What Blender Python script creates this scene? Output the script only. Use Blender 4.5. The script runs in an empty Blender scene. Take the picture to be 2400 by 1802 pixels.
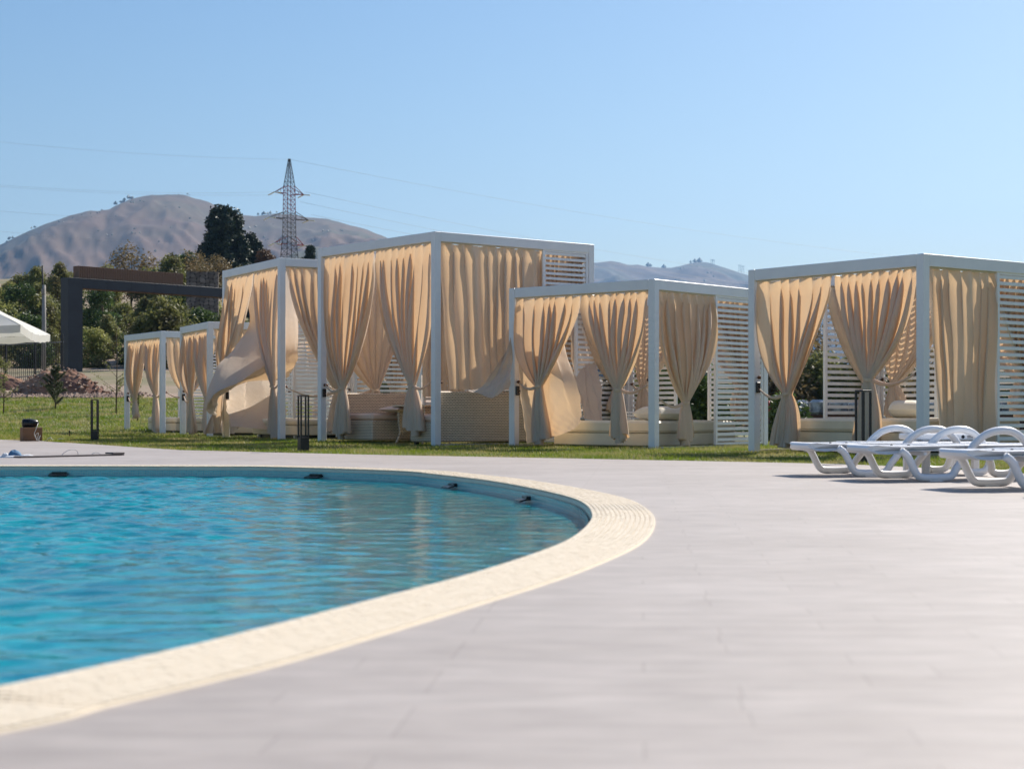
import bpy, bmesh, math, random
import numpy as np
from mathutils import Vector, Matrix
from mathutils.geometry import tessellate_polygon
R = math.radians
sc = bpy.context.scene
col = sc.collection

# ------------------------------------------------------------------ camera
CH = 0.56; FPX = 3850.0; HY = 965.0
cd = bpy.data.cameras.new('camera'); cam = bpy.data.objects.new('camera', cd); col.objects.link(cam)
cam.location = (0, 0, CH); cam.rotation_euler = (R(90), 0, 0)
cd.sensor_width = 36; cd.lens = FPX / 2400 * 36; cd.shift_y = (HY - 901) / 2400
cd.clip_start = 0.05; cd.clip_end = 30000
cd.dof.use_dof = True; cd.dof.focus_distance = 24; cd.dof.aperture_fstop = 3.6
sc.camera = cam

# ------------------------------------------------------------------ sky and sun
SUNV = Vector((0.78, 0.97, 1.08)).normalized()          # towards the sun
el = math.asin(SUNV.z); az = math.atan2(SUNV.x, SUNV.y)
w = bpy.data.worlds.new('World'); sc.world = w; w.use_nodes = True
nt = w.node_tree; bg = nt.nodes['Background']
sky = nt.nodes.new('ShaderNodeTexSky'); sky.sky_type = 'NISHITA'; sky.sun_disc = False
sky.sun_elevation = el; sky.sun_rotation = az; sky.air_density = 1.25; sky.dust_density = 1.3; sky.ozone_density = 1.3
sky.altitude = 400
hs = nt.nodes.new('ShaderNodeHueSaturation'); hs.inputs['Saturation'].default_value = 1.38; hs.inputs['Hue'].default_value = .505
nt.links.new(sky.outputs[0], hs.inputs['Color']); nt.links.new(hs.outputs[0], bg.inputs[0]); bg.inputs[1].default_value = 0.066
sl = bpy.data.lights.new('sun', 'SUN'); sl.energy = 4.7; sl.angle = R(0.53); sl.color = (1, 0.93, 0.83)
so = bpy.data.objects.new('sun', sl); col.objects.link(so)
so.rotation_euler = SUNV.to_track_quat('Z', 'Y').to_euler(); so.location = (20, 30, 60)
sc.view_settings.view_transform = 'Standard'; sc.view_settings.look = 'None'
sc.view_settings.exposure = 0.68; sc.view_settings.gamma = 1; sc.view_settings.use_curve_mapping = False
sc.cycles.volume_bounces = 0
sc.cycles.max_bounces = 10; sc.cycles.transparent_max_bounces = 12; sc.cycles.transmission_bounces = 8

# ------------------------------------------------------------------ helpers
def at(px, py, Y):
    return Vector(((px - 1200) / FPX * Y, Y, CH + (HY - py) / FPX * Y))
def gp(px, py, z=0.0):
    Y = (CH - z) * FPX / (py - HY)
    return Vector(((px - 1200) / FPX * Y, Y, z))
def sstep(a, b, x):
    t = np.clip((x - a) / (b - a), 0, 1); return t * t * (3 - 2 * t)
def tag(o, label=None, cat=None, group=None, kind=None):
    if label: o['label'] = label
    if cat: o['category'] = cat
    if group: o['group'] = group
    if kind: o['kind'] = kind
    return o
def empty(name, loc=(0, 0, 0), rz=0, **k):
    o = bpy.data.objects.new(name, None); col.objects.link(o); o.location = loc
    o.rotation_euler = (0, 0, rz); o.empty_display_size = 0.2
    return tag(o, **k)
def link(name, me, m=None, parent=None, loc=None, rz=None, **k):
    o = bpy.data.objects.new(name, me); col.objects.link(o)
    if m and not me.materials: me.materials.append(m)
    if parent: o.parent = parent
    if loc is not None: o.location = loc
    if rz is not None: o.rotation_euler = (0, 0, rz)
    return tag(o, **k)
def copy_tree(o, parent=None):
    c = o.copy(); col.objects.link(c)
    if parent: c.parent = parent
    for ch in o.children: copy_tree(ch, c)
    return c
class MB:
    def __init__(s): s.v = []; s.f = []; s.sm = []
    def add(s, vs, fs, sm=False):
        n = len(s.v); s.v += [tuple(p) for p in vs]
        s.f += [tuple(i + n for i in f) for f in fs]; s.sm += [sm] * len(fs)
    def box(s, c, d, M=None, b=0.0):
        x, y, z = d[0] / 2, d[1] / 2, d[2] / 2
        if b <= 0:
            vs = [Vector((i * x, j * y, k * z)) for k in (-1, 1) for j in (-1, 1) for i in (-1, 1)]
            fs = [(0, 2, 3, 1), (4, 5, 7, 6), (0, 1, 5, 4), (2, 6, 7, 3), (0, 4, 6, 2), (1, 3, 7, 5)]
        else:
            vs = []; idx = {}
            for k in (-1, 1):
                for j in (-1, 1):
                    for i in (-1, 1):
                        for a in range(3):
                            p = [i * x, j * y, k * z]
                            for q in range(3):
                                if q != a: p[q] -= (i, j, k)[q] * b
                            idx[(i, j, k, a)] = len(vs); vs.append(Vector(p))
            fs = []
            S = (-1, 1)
            for a in range(3):
                o1, o2 = (a + 1) % 3, (a + 2) % 3
                for sg in S:
                    q = []
                    for (p1, p2) in ((-1, -1), (1, -1), (1, 1), (-1, 1)):
                        t = [0, 0, 0]; t[a] = sg; t[o1] = p1; t[o2] = p2; q.append(idx[(*t, a)])
                    fs.append(q if sg > 0 else q[::-1])
                for p1 in S:
                    for p2 in S:
                        t = [0, 0, 0]; t[o1] = p1; t[o2] = p2
                        t[a] = -1; A = tuple(t); t[a] = 1; B = tuple(t)
                        q = [idx[(*A, o1)], idx[(*B, o1)], idx[(*B, o2)], idx[(*A, o2)]]
                        fs.append(q if p1 * p2 < 0 else q[::-1])
            for i in S:
                for j in S:
                    for k in S:
                        q = [idx[(i, j, k, 0)], idx[(i, j, k, 1)], idx[(i, j, k, 2)]]
                        fs.append(q if i * j * k > 0 else q[::-1])
        c = Vector(c)
        s.add([(M @ p if M else p) + c for p in vs], fs); return s
    def bar(s, a, b, w, h=None, up=(0, 0, 1)):
        a = Vector(a); b = Vector(b); d = b - a; L = d.length
        if L < 1e-6: return s
        d.normalize(); u = Vector(up)
        if abs(d.dot(u)) > .98: u = Vector((1, 0, 0))
        r = d.cross(u).normalized(); u = r.cross(d)
        M = Matrix((d, r, u)).transposed()
        return s.box((a + b) / 2, (L, w, h or w), M)
    def tube(s, pts, r, n=8, cap=True, sx=1.0):
        pts = [Vector(p) for p in pts]; rr = r if hasattr(r, '__len__') else [r] * len(pts)
        vs = []; fs = []; pr = None
        for i, p in enumerate(pts):
            d = (pts[min(i + 1, len(pts) - 1)] - pts[max(i - 1, 0)]).normalized()
            if pr is None:
                u = Vector((0, 0, 1)) if abs(d.z) < .9 else Vector((1, 0, 0)); a = d.cross(u).normalized()
            else: a = (pr - d * pr.dot(d)).normalized()
            pr = a; b = d.cross(a)
            for k in range(n):
                t = 2 * math.pi * k / n; vs.append(p + a * math.cos(t) * rr[i] * sx + b * math.sin(t) * rr[i])
        for i in range(len(pts) - 1):
            for k in range(n):
                k2 = (k + 1) % n; fs.append((i * n + k, i * n + k2, (i + 1) * n + k2, (i + 1) * n + k))
        if cap: fs += [tuple(range(n))[::-1], tuple(range((len(pts) - 1) * n, len(pts) * n))]
        s.add(vs, fs, True); return s
    def prism(s, poly, y0, y1):         # polygon in x,z swept along y
        n = len(poly); vs = [Vector((p[0], y0, p[1])) for p in poly] + [Vector((p[0], y1, p[1])) for p in poly]
        fs = [tuple(range(n)), tuple(range(n, 2 * n))[::-1]] + [(i, i + n, (i + 1) % n + n, (i + 1) % n) for i in range(n)]
        s.add(vs, fs); return s
    def grid(s, P, sm=True):            # P: rows of points
        n = len(P); m = len(P[0])
        s.add([p for r in P for p in r], [(i * m + j, i * m + j + 1, (i + 1) * m + j + 1, (i + 1) * m + j) for i in range(n - 1) for j in range(m - 1)], sm); return s
    def mesh(s, name):
        me = bpy.data.meshes.new(name); me.from_pydata(s.v, [], s.f)
        me.polygons.foreach_set('use_smooth', s.sm); me.update(); return me
    def build(s, name, m, parent=None, loc=None, rz=None, **k):
        return link(name, s.mesh(name), m, parent, loc, rz, **k)
def npmesh(name, V, F, smooth=False):
    V = np.asarray(V, np.float32); F = np.asarray(F, np.int32)
    me = bpy.data.meshes.new(name); n = len(F); k = F.shape[1]
    me.vertices.add(len(V)); me.vertices.foreach_set('co', V.ravel())
    me.loops.add(n * k); me.loops.foreach_set('vertex_index', F.ravel())
    me.polygons.add(n); me.polygons.foreach_set('loop_start', np.arange(n, dtype=np.int32) * k)
    me.polygons.foreach_set('use_smooth', np.full(n, smooth)); me.update(calc_edges=True); return me
def crom(pts, n, closed=False):
    P = [np.array(p, float) for p in pts]; N = len(P); out = []
    segs = N if closed else N - 1
    for t in np.linspace(0, segs, n, endpoint=not closed):
        i = min(int(t), segs - 1); f = t - i
        g = (lambda k: P[k % N]) if closed else (lambda k: P[min(max(k, 0), N - 1)] if 0 <= k < N else (2 * P[0] - P[1] if k < 0 else 2 * P[-1] - P[-2]))
        a, b, c, d = g(i - 1), g(i), g(i + 1), g(i + 2)
        out.append(.5 * ((2 * b) + (c - a) * f + (2 * a - 5 * b + 4 * c - d) * f * f + (3 * b - a - 3 * c + d) * f ** 3))
    return out

# ------------------------------------------------------------------ materials
def mat(name, colr, rough=0.6, c2=None, scale=4.0, detail=4, fac=(0.35, 0.65), bump=0.0, bscale=None, spec=0.4, metal=0, stretch=None, transl=0, coord='Object', c3=None, s3=1.0, coat=0, objrand=0):
    m = bpy.data.materials.new(name); m.use_nodes = True; N = m.node_tree; n = N.nodes; b = n['Principled BSDF']
    b.inputs['Base Color'].default_value = (*colr, 1); b.inputs['Roughness'].default_value = rough
    b.inputs['Specular IOR Level'].default_value = spec; b.inputs['Metallic'].default_value = metal
    b.inputs['Coat Weight'].default_value = coat
    tc = n.new('ShaderNodeTexCoord'); mp = n.new('ShaderNodeMapping'); N.links.new(tc.outputs[coord], mp.inputs[0])
    if stretch: mp.inputs['Scale'].default_value = stretch
    last = None
    if c2:
        t = n.new('ShaderNodeTexNoise'); t.inputs['Scale'].default_value = scale; t.inputs['Detail'].default_value = detail; t.inputs['Roughness'].default_value = .6
        N.links.new(mp.outputs[0], t.inputs[0])
        r = n.new('ShaderNodeValToRGB'); r.color_ramp.elements[0].position = fac[0]; r.color_ramp.elements[1].position = fac[1]
        r.color_ramp.elements[0].color = (*colr, 1); r.color_ramp.elements[1].color = (*c2, 1)
        N.links.new(t.outputs[0], r.inputs[0]); last = r.outputs[0]
        if c3:
            t3 = n.new('ShaderNodeTexNoise'); t3.inputs['Scale'].default_value = s3; t3.inputs['Detail'].default_value = 3
            N.links.new(mp.outputs[0], t3.inputs[0])
            r3 = n.new('ShaderNodeValToRGB'); r3.color_ramp.elements[0].position = .45; r3.color_ramp.elements[1].position = .62
            N.links.new(t3.outputs[0], r3.inputs[0])
            mx = n.new('ShaderNodeMixRGB'); mx.inputs[2].default_value = (*c3, 1)
            N.links.new(r3.outputs[0], mx.inputs[0]); N.links.new(last, mx.inputs[1]); last = mx.outputs[0]
        if objrand:
            oi = n.new('ShaderNodeObjectInfo'); hs = n.new('ShaderNodeHueSaturation')
            mr = n.new('ShaderNodeMapRange'); mr.inputs[3].default_value = 1 - objrand; mr.inputs[4].default_value = 1 + objrand
            N.links.new(oi.outputs['Random'], mr.inputs[0]); N.links.new(mr.outputs[0], hs.inputs['Value']); N.links.new(last, hs.inputs['Color']); last = hs.outputs[0]
        N.links.new(last, b.inputs['Base Color'])
    if bump:
        t2 = n.new('ShaderNodeTexNoise'); t2.inputs['Scale'].default_value = bscale or scale * 4; t2.inputs['Detail'].default_value = 4
        N.links.new(mp.outputs[0], t2.inputs[0]); bp = n.new('ShaderNodeBump'); bp.inputs['Strength'].default_value = bump; bp.inputs['Distance'].default_value = 0.02
        N.links.new(t2.outputs[0], bp.inputs['Height']); N.links.new(bp.outputs[0], b.inputs['Normal'])
    if transl:
        tr = n.new('ShaderNodeBsdfTranslucent'); ms = n.new('ShaderNodeMixShader'); ms.inputs[0].default_value = transl
        if last is not None:
            N.links.new(last, tr.inputs[0])
        else: tr.inputs[0].default_value = (*colr, 1)
        N.links.new(b.outputs[0], ms.inputs[1]); N.links.new(tr.outputs[0], ms.inputs[2]); N.links.new(ms.outputs[0], n['Material Output'].inputs[0])
    return m
M = {}
M['white'] = mat('white_paint', (.82, .82, .83), .38, (.77, .77, .79), 3, bump=.03, bscale=60)
M['plastic'] = mat('white_plastic', (.85, .85, .86), .35, (.80, .80, .81), 2.5, bump=.03, bscale=120)
M['cream'] = mat('cream_vinyl', (.74, .66, .50), .5, (.69, .61, .46), 3, bump=.08, bscale=9)
M['pillow'] = mat('pillow_fabric', (.76, .71, .60), .7, (.70, .65, .53), 4, bump=.15, bscale=12)
M['cushion'] = mat('cushion_fabric', (.78, .57, .45), .8, (.72, .52, .41), 5, bump=.2, bscale=14)
M['tubing'] = mat('beige_paint', (.62, .56, .44), .5, (.55, .49, .39), 6)
M['black'] = mat('black_metal', (.010, .011, .014), .38, (.02, .02, .024), 8)
M['blackp'] = mat('black_plastic', (.010, .010, .012), .25, (.018, .018, .02), 8)
M['charcoal'] = mat('charcoal_cladding', (.020, .022, .032), .42, (.028, .031, .042), .8)
M['brownpanel'] = mat('brown_cladding', (.20, .115, .075), .6, (.15, .085, .055), 3)
M['knob'] = mat('brass_knob', (.16, .07, .03), .35, (.10, .05, .03), 12, metal=.4)
M['card'] = mat('cardboard', (.26, .135, .07), .85, (.21, .11, .06), 5)
M['cable'] = mat('cable_rubber', (.72, .68, .60), .5, (.66, .62, .55), 5)
M['concrete'] = mat('concrete', (.33, .31, .29), .9, (.25, .235, .22), 3, bump=.1)
M['bark'] = mat('bark', (.10, .07, .05), .9, (.06, .045, .03), 9, bump=.4)
M['soil'] = mat('heap_soil', (.30, .155, .095), .95, (.44, .27, .175), 2.2, detail=8, bump=.8, bscale=5, c3=(.17, .085, .06), s3=.9)
M['rock'] = mat('rock', (.42, .30, .23), .9, (.30, .20, .15), 6, bump=.3, objrand=.2)
M['stone'] = mat('wall_stone', (.16, .135, .125), .85, (.23, .19, .165), 5, bump=.4, objrand=.35)
M['mortar'] = mat('mortar', (.05, .045, .042), .95, (.07, .06, .055), 6)
M['leaf1'] = mat('leaf_greygreen', (.15, .175, .045), .55, (.36, .36, .12), .55, fac=(.3, .7), transl=.45, coord='Object', c3=(.17, .15, .07), s3=.35, objrand=.35)
M['leaf2'] = mat('leaf_green', (.035, .065, .018), .5, (.10, .15, .04), 1.2, fac=(.3, .7), transl=.35, objrand=.2)
M['leaf3'] = mat('leaf_conifer', (.010, .024, .012), .55, (.032, .055, .024), .8, fac=(.3, .7), transl=.12, objrand=.15)
M['leafdry'] = mat('leaf_dry', (.15, .12, .05), .6, (.24, .17, .08), .8, fac=(.3, .7), transl=.3, objrand=.25)
M['leafrust'] = mat('leaf_rust', (.15, .075, .019), .6, (.10, .055, .035), 1.0, fac=(.3, .7), transl=.2)
M['pinen'] = mat('pine_needles', (.05, .075, .032), .6, (.13, .14, .06), 3, fac=(.3, .7), transl=.2)
M['ground'] = mat('dry_ground', (.33, .235, .18), .95, (.25, .19, .13), .35, detail=8, bump=.5, bscale=3, c3=(.17, .155, .08), s3=.08)
M['lawn'] = mat('lawn_soil', (.09, .12, .03), .9, (.17, .16, .06), 1.2, detail=6, bump=.6, bscale=20)
M['grassb'] = mat('grass_blade', (.12, .20, .019), .5, (.22, .27, .019), .9, detail=5, fac=(.35, .6), transl=.45, c3=(.40, .34, .14), s3=1.3)
M['mount'] = mat('mountain_grass', (.105, .068, .038), .95, (.052, .054, .026), .0030, detail=10, fac=(.40, .60), c3=(.12, .07, .045), s3=.0022, bump=1.0, bscale=.012)
M['bluef'] = mat('blue_fabric', (.10, .22, .36), .8, (.07, .16, .28), 20)
M['whitef'] = mat('white_fabric', (.75, .76, .78), .8, (.6, .62, .65), 20)
M['plank'] = mat('grey_plank', (.16, .13, .125), .6, (.10, .085, .08), 9, stretch=(1, 8, 8))
M['redpaint'] = mat('red_paint', (.26, .03, .035), .5, (.18, .025, .03), 2)
M['galv'] = mat('pale_steel', (.13, .12, .105), .5, (.09, .085, .08), 2)
M['darkst'] = mat('dark_steel', (.04, .036, .036), .6, (.03, .028, .028), 2)
M['glassins'] = mat('insulator_glass', (.75, .78, .62), .3, (.65, .68, .52), 3)
M['wire'] = mat('wire_steel', (.30, .33, .38), .5, (.27, .30, .35), 3)
M['wrap'] = mat('plastic_wrap', (.42, .43, .47), .35, (.10, .10, .12), 3, fac=(.42, .58), bump=.6, bscale=9)
M['wrapred'] = mat('red_wrap', (.35, .03, .03), .35, (.25, .02, .02), 4)
M['brownwall'] = mat('brown_wall', (.14, .07, .05), .8, (.10, .05, .04), 2)
M['canvas'] = mat('white_canvas', (.72, .71, .68), .7, (.66, .65, .60), 3, transl=.3)
M['cloth'] = mat('curtain_cloth', (.77, .65, .525), .85, (.73, .61, .485), 2)
# curtain cloth: diffuse front plus warm transmitted light, faint weave
def cloth():
    m = M['cloth']; N = m.node_tree; n = N.nodes; b = n['Principled BSDF']; b.inputs['Specular IOR Level'].default_value = .15
    tr = n.new('ShaderNodeBsdfTranslucent'); tr.inputs[0].default_value = (.90, .61, .345, 1)
    ms = n.new('ShaderNodeMixShader'); ms.inputs[0].default_value = .31
    N.links.new(b.outputs[0], ms.inputs[1]); N.links.new(tr.outputs[0], ms.inputs[2]); N.links.new(ms.outputs[0], n['Material Output'].inputs[0])
    tc = n.new('ShaderNodeTexCoord'); t = n.new('ShaderNodeTexNoise'); t.inputs['Scale'].default_value = 7; t.inputs['Detail'].default_value = 5
    mp = n.new('ShaderNodeMapping'); mp.inputs['Scale'].default_value = (1, 1, .35)
    N.links.new(tc.outputs['Object'], mp.inputs[0]); N.links.new(mp.outputs[0], t.inputs[0])
    bp = n.new('ShaderNodeBump'); bp.inputs['Strength'].default_value = .35; bp.inputs['Distance'].default_value = .02
    N.links.new(t.outputs[0], bp.inputs['Height']); N.links.new(bp.outputs[0], b.inputs['Normal']); N.links.new(bp.outputs[0], tr.inputs['Normal'])
cloth()
def wicker():
    m = bpy.data.materials.new('wicker_weave'); m.use_nodes = True; N = m.node_tree; n = N.nodes; b = n['Principled BSDF']
    tc = n.new('ShaderNodeTexCoord'); sp = n.new('ShaderNodeSeparateXYZ'); N.links.new(tc.outputs['Object'], sp.inputs[0])
    ad = n.new('ShaderNodeMath'); ad.operation = 'ADD'; N.links.new(sp.outputs[0], ad.inputs[0]); N.links.new(sp.outputs[1], ad.inputs[1])
    cb = n.new('ShaderNodeCombineXYZ'); N.links.new(ad.outputs[0], cb.inputs[0]); N.links.new(sp.outputs[2], cb.inputs[1])
    br = n.new('ShaderNodeTexBrick'); br.inputs['Scale'].default_value = 1; br.inputs['Brick Width'].default_value = .062; br.inputs['Row Height'].default_value = .027
    br.inputs['Mortar Size'].default_value = .005; br.inputs['Mortar Smooth'].default_value = .4
    br.inputs['Color1'].default_value = (.86, .72, .54, 1); br.inputs['Color2'].default_value = (.76, .62, .46, 1); br.inputs['Mortar'].default_value = (.27, .19, .12, 1)
    N.links.new(cb.outputs[0], br.inputs[0]); N.links.new(br.outputs[0], b.inputs['Base Color'])
    bp = n.new('ShaderNodeBump'); bp.inputs['Strength'].default_value = .8; bp.inputs['Distance'].default_value = .006; bp.invert = True
    N.links.new(br.outputs[1], bp.inputs['Height']); N.links.new(bp.outputs[0], b.inputs['Normal']); b.inputs['Roughness'].default_value = .5
    return m
M['wicker'] = wicker()
def tilemat(name, a, bb, mo, wd, ht, uv=False, rough=.25, big=None, ms=.0022, bump=.4, rot=0):
    m = bpy.data.materials.new(name); m.use_nodes = True; N = m.node_tree; n = N.nodes; b = n['Principled BSDF']
    tc = n.new('ShaderNodeTexCoord'); br = n.new('ShaderNodeTexBrick'); br.offset = 0 if wd == ht else .31; br.offset_frequency = 2 if wd == ht else 3; br.squash = 1 if wd == ht else .7; br.squash_frequency = 2
    br.inputs['Scale'].default_value = 1; br.inputs['Brick Width'].default_value = wd; br.inputs['Row Height'].default_value = ht
    br.inputs['Mortar Size'].default_value = ms; br.inputs['Mortar Smooth'].default_value = .3
    br.inputs['Color1'].default_value = (*a, 1); br.inputs['Color2'].default_value = (*bb, 1); br.inputs['Mortar'].default_value = (*mo, 1)
    mr_ = n.new('ShaderNodeMapping'); mr_.inputs['Rotation'].default_value = (0, 0, rot); mr_.inputs['Location'].default_value = (.43, .05, 0) if rot else (0, 0, 0); N.links.new(tc.outputs['UV' if uv else 'Object'], mr_.inputs[0]); N.links.new(mr_.outputs[0], br.inputs[0]); last = br.outputs[0]
    if big:
        t = n.new('ShaderNodeTexNoise'); t.inputs['Scale'].default_value = big[1]; t.inputs['Detail'].default_value = 7
        mp = n.new('ShaderNodeMapping'); mp.inputs['Scale'].default_value = big[2]
        N.links.new(tc.outputs['Object'], mp.inputs[0]); N.links.new(mp.outputs[0], t.inputs[0])
        r = n.new('ShaderNodeValToRGB'); r.color_ramp.elements[0].color = (*big[0], 1); r.color_ramp.elements[0].position = .3; r.color_ramp.elements[1].position = .7
        N.links.new(t.outputs[0], r.inputs[0]); mx = n.new('ShaderNodeMixRGB'); mx.blend_type = 'MULTIPLY'; mx.inputs[0].default_value = 1
        N.links.new(last, mx.inputs[1]); N.links.new(r.outputs[0], mx.inputs[2]); last = mx.outputs[0]
        t6 = n.new('ShaderNodeTexNoise'); t6.inputs['Scale'].default_value = .55; t6.inputs['Detail'].default_value = 9; t6.inputs['Roughness'].default_value = .72; N.links.new(tc.outputs['Object'], t6.inputs[0])
        r6 = n.new('ShaderNodeValToRGB'); r6.color_ramp.elements[0].color = (.86, .85, .84, 1); r6.color_ramp.elements[0].position = .36; r6.color_ramp.elements[1].position = .58
        N.links.new(t6.outputs[0], r6.inputs[0]); mx6 = n.new('ShaderNodeMixRGB'); mx6.blend_type = 'MULTIPLY'; mx6.inputs[0].default_value = 1; N.links.new(last, mx6.inputs[1]); N.links.new(r6.outputs[0], mx6.inputs[2]); last = mx6.outputs[0]
    N.links.new(last, b.inputs['Base Color'])
    bp = n.new('ShaderNodeBump'); bp.inputs['Strength'].default_value = bump; bp.inputs['Distance'].default_value = .004; bp.invert = True
    N.links.new(br.outputs[1], bp.inputs['Height']); N.links.new(bp.outputs[0], b.inputs['Normal']); b.inputs['Roughness'].default_value = rough
    return m
M['deck'] = tilemat('deck_plank_tile', (.405, .357, .328), (.437, .388, .357), (.335, .292, .266), .9, .15, big=((.80, .80, .80), 4.5, (1, 3, 1)), rough=.6, ms=.0028, bump=.3, rot=R(4.5))
M['poolwall'] = tilemat('pool_wall_mosaic', (.20, .42, .44), (.26, .50, .50), (.50, .55, .50), .025, .025, uv=True, rough=.15)
M['poolfloor'] = tilemat('pool_floor_mosaic', (.03, .50, .66), (.05, .60, .74), (.10, .62, .72), .025, .025, rough=.3, big=((.45, .62, .66), 1.6, (1, 1, 1)))  # large noise blotches paint the caustic light network into the floor colour
M['poolbody'] = tilemat('pool_side_mosaic', (.02, .34, .48), (.03, .42, .56), (.08, .45, .55), .025, .025, uv=True, rough=.2)
M['mosaic'] = mat('coping_mosaic', (.80, .69, .53), .5, (.75, .64, .48), 14, fac=(.35, .7), objrand=.05)
M['grout'] = mat('coping_grout', (.74, .64, .50), .9, (.68, .59, .46), 8)

# ------------------------------------------------------------------ terrain
DECK = [gp(0, 1030), gp(100, 1034), gp(202, 1040), gp(320, 1048), gp(421, 1054.5), gp(560, 1058), gp(677, 1061), gp(900, 1066), gp(1220, 1072), gp(1500, 1077.5), gp(1780, 1083), gp(1960, 1087), gp(2065, 1091), gp(2242, 1100), gp(2400, 1110)]
DECK = [Vector((-34, 38, 0)), Vector((-16, 34.5, 0))] + DECK + [Vector((7.2, 12.2, 0)), Vector((13, 8, 0)), Vector((22, 0, 0)), Vector((30, -20, 0)), Vector((-34, -20, 0))]
def in_deck(x, y):
    x = np.asarray(x); y = np.asarray(y); ins = np.zeros(x.shape, bool); n = len(DECK)
    for i in range(n):
        a, b = DECK[i], DECK[(i + 1) % n]
        c = ((a.y > y) != (b.y > y)) & (x < (b.x - a.x) * (y - a.y) / (b.y - a.y + 1e-12) + a.x)
        ins ^= c
    return ins
def th(x, y):
    x = np.asarray(x, float); y = np.asarray(y, float)
    u = x / np.maximum(y, 5); wl = 1 - sstep(-.17, .0, u)
    zl = np.interp(y, [41, 48, 57, 80, 90, 140, 200, 300, 600, 1500], [0, .35, 1.0, 2.5, 3.0, 10, 17, 22, 32, 45])
    zr = np.interp(y, [60, 90, 200, 400, 900, 1500], [0, .2, 1.2, 3, 12, 30])
    return zr + (zl - zr) * wl
def heightgrid(name, xs, ys, zf, m, keep=None, **k):
    X, Y = np.meshgrid(xs, ys); Z = zf(X, Y); V = np.stack([X, Y, Z], -1).reshape(-1, 3); nx = len(xs); ny = len(ys)
    I, J = np.meshgrid(np.arange(nx - 1), np.arange(ny - 1)); a = (J * nx + I).ravel(); F = np.stack([a, a + 1, a + nx + 1, a + nx], -1)
    if keep is not None:
        cx = V[F][:, :, 0].mean(1); cy = V[F][:, :, 1].mean(1); F = F[keep(cx, cy)]
    return link(name, npmesh(name, V, F, True), m, **k)
rng = np.random.default_rng(4)
xs = np.concatenate([np.linspace(-3200, -130, 30), np.linspace(-120, 120, 161), np.linspace(130, 3200, 30)])
ys = np.concatenate([np.linspace(-400, 8, 12), np.linspace(9, 150, 142), np.linspace(155, 1700, 60)])
def zbase(X, Y):
    z = th(X, Y) - .03
    z = z + .05 * np.sin(X * 1.3 + np.sin(Y * .7)) * np.sin(Y * 1.1) * sstep(57, 64, Y)
    return np.where(in_deck(X, Y) | (Y < 13), -2.2, z)
heightgrid('ground', xs, ys, zbase, M['ground'], kind='structure')
heightgrid('lawn', np.linspace(-40, 40, 161), np.linspace(2, 58, 113), lambda X, Y: th(X, Y) - .004, M['lawn'], keep=lambda x, y: ~(in_deck(x, y - 1.2) & in_deck(x + 1, y) & in_deck(x - 1, y)), kind='structure')

# ------------------------------------------------------------------ pool
ptsO = [(0, 1091.5), (500, 1092), (700, 1093.5), (1000, 1103), (1095, 1111), (1225, 1125), (1334, 1142), (1435, 1162), (1493, 1180), (1529, 1206), (1535, 1228), (1522, 1257), (1479, 1289.5), (1334, 1351), (1117, 1420), (900, 1487), (679, 1552), (453, 1609), (226, 1663), (0, 1718)]
P0 = [gp(*p) for p in ptsO]; P0 = [(p.x, p.y) for p in P0] + [(-1.75, 1.75), (-3.2, .9), (-5.5, .7), (-8.5, 1.6), (-11, 4.5), (-12.2, 9), (-11, 13.8), (-8.3, 16.6)]
OUT = np.array(crom(P0, 720, True))
for _ in range(60):                       # even out the traced curve
    OUT = .5 * OUT + .25 * (np.roll(OUT, 1, 0) + np.roll(OUT, -1, 0))
seg = np.linalg.norm(np.roll(OUT, -1, 0) - OUT, axis=1); cum = np.concatenate([[0], np.cumsum(seg)]); PER = cum[-1]
CL = np.vstack([OUT, OUT[:1]])
def resample(step):
    n = int(PER / step); s = np.arange(n) * PER / n
    return np.stack([np.interp(s, cum, CL[:, 0]), np.interp(s, cum, CL[:, 1])], -1)
def normals(C):
    t = np.roll(C, -1, 0) - np.roll(C, 1, 0); t /= np.linalg.norm(t, axis=1)[:, None]; nn = np.stack([t[:, 1], -t[:, 0]], -1)
    return nn     # curve runs clockwise seen from above: this points inward
NS = 900
C0 = resample(PER / NS); C0 = C0[:NS]; N0 = normals(C0)
cen = C0.mean(0)
if ((cen - C0) * N0).sum() < 0: N0 = -N0
def ring(off, z, C=C0, Nn=N0): return [Vector((p[0] + q[0] * off, p[1] + q[1] * off, z)) for p, q in zip(C, Nn)]
CW = .335; WZ = -.10
outer = [Vector((p.x, p.y, 0)) for p in DECK]; hole = ring(0, 0)
tri = tessellate_polygon([outer, hole]); allp = outer + hole
mb = MB(); mb.add(allp, tri)
nO = len(outer); mb.add(outer + [p + Vector((0, 0, -.12)) for p in outer], [(i, (i + 1) % nO, (i + 1) % nO + nO, i + nO) for i in range(nO)])
dk = mb.build('pool_deck', M['deck'], kind='structure')
bm = bmesh.new(); bm.from_mesh(dk.data); bmesh.ops.recalc_face_normals(bm, faces=bm.faces)
if sum(f.normal.z for f in bm.faces if abs(f.normal.z) > .9) < 0: bmesh.ops.reverse_faces(bm, faces=bm.faces)
bm.to_mesh(dk.data); bm.free()
pool = empty('swimming_pool', (float(cen[0]), float(cen[1]), 0), label='curved swimming pool of blue water with a cream mosaic rim', cat='pool')
PL = -Vector((cen[0], cen[1], 0))
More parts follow.
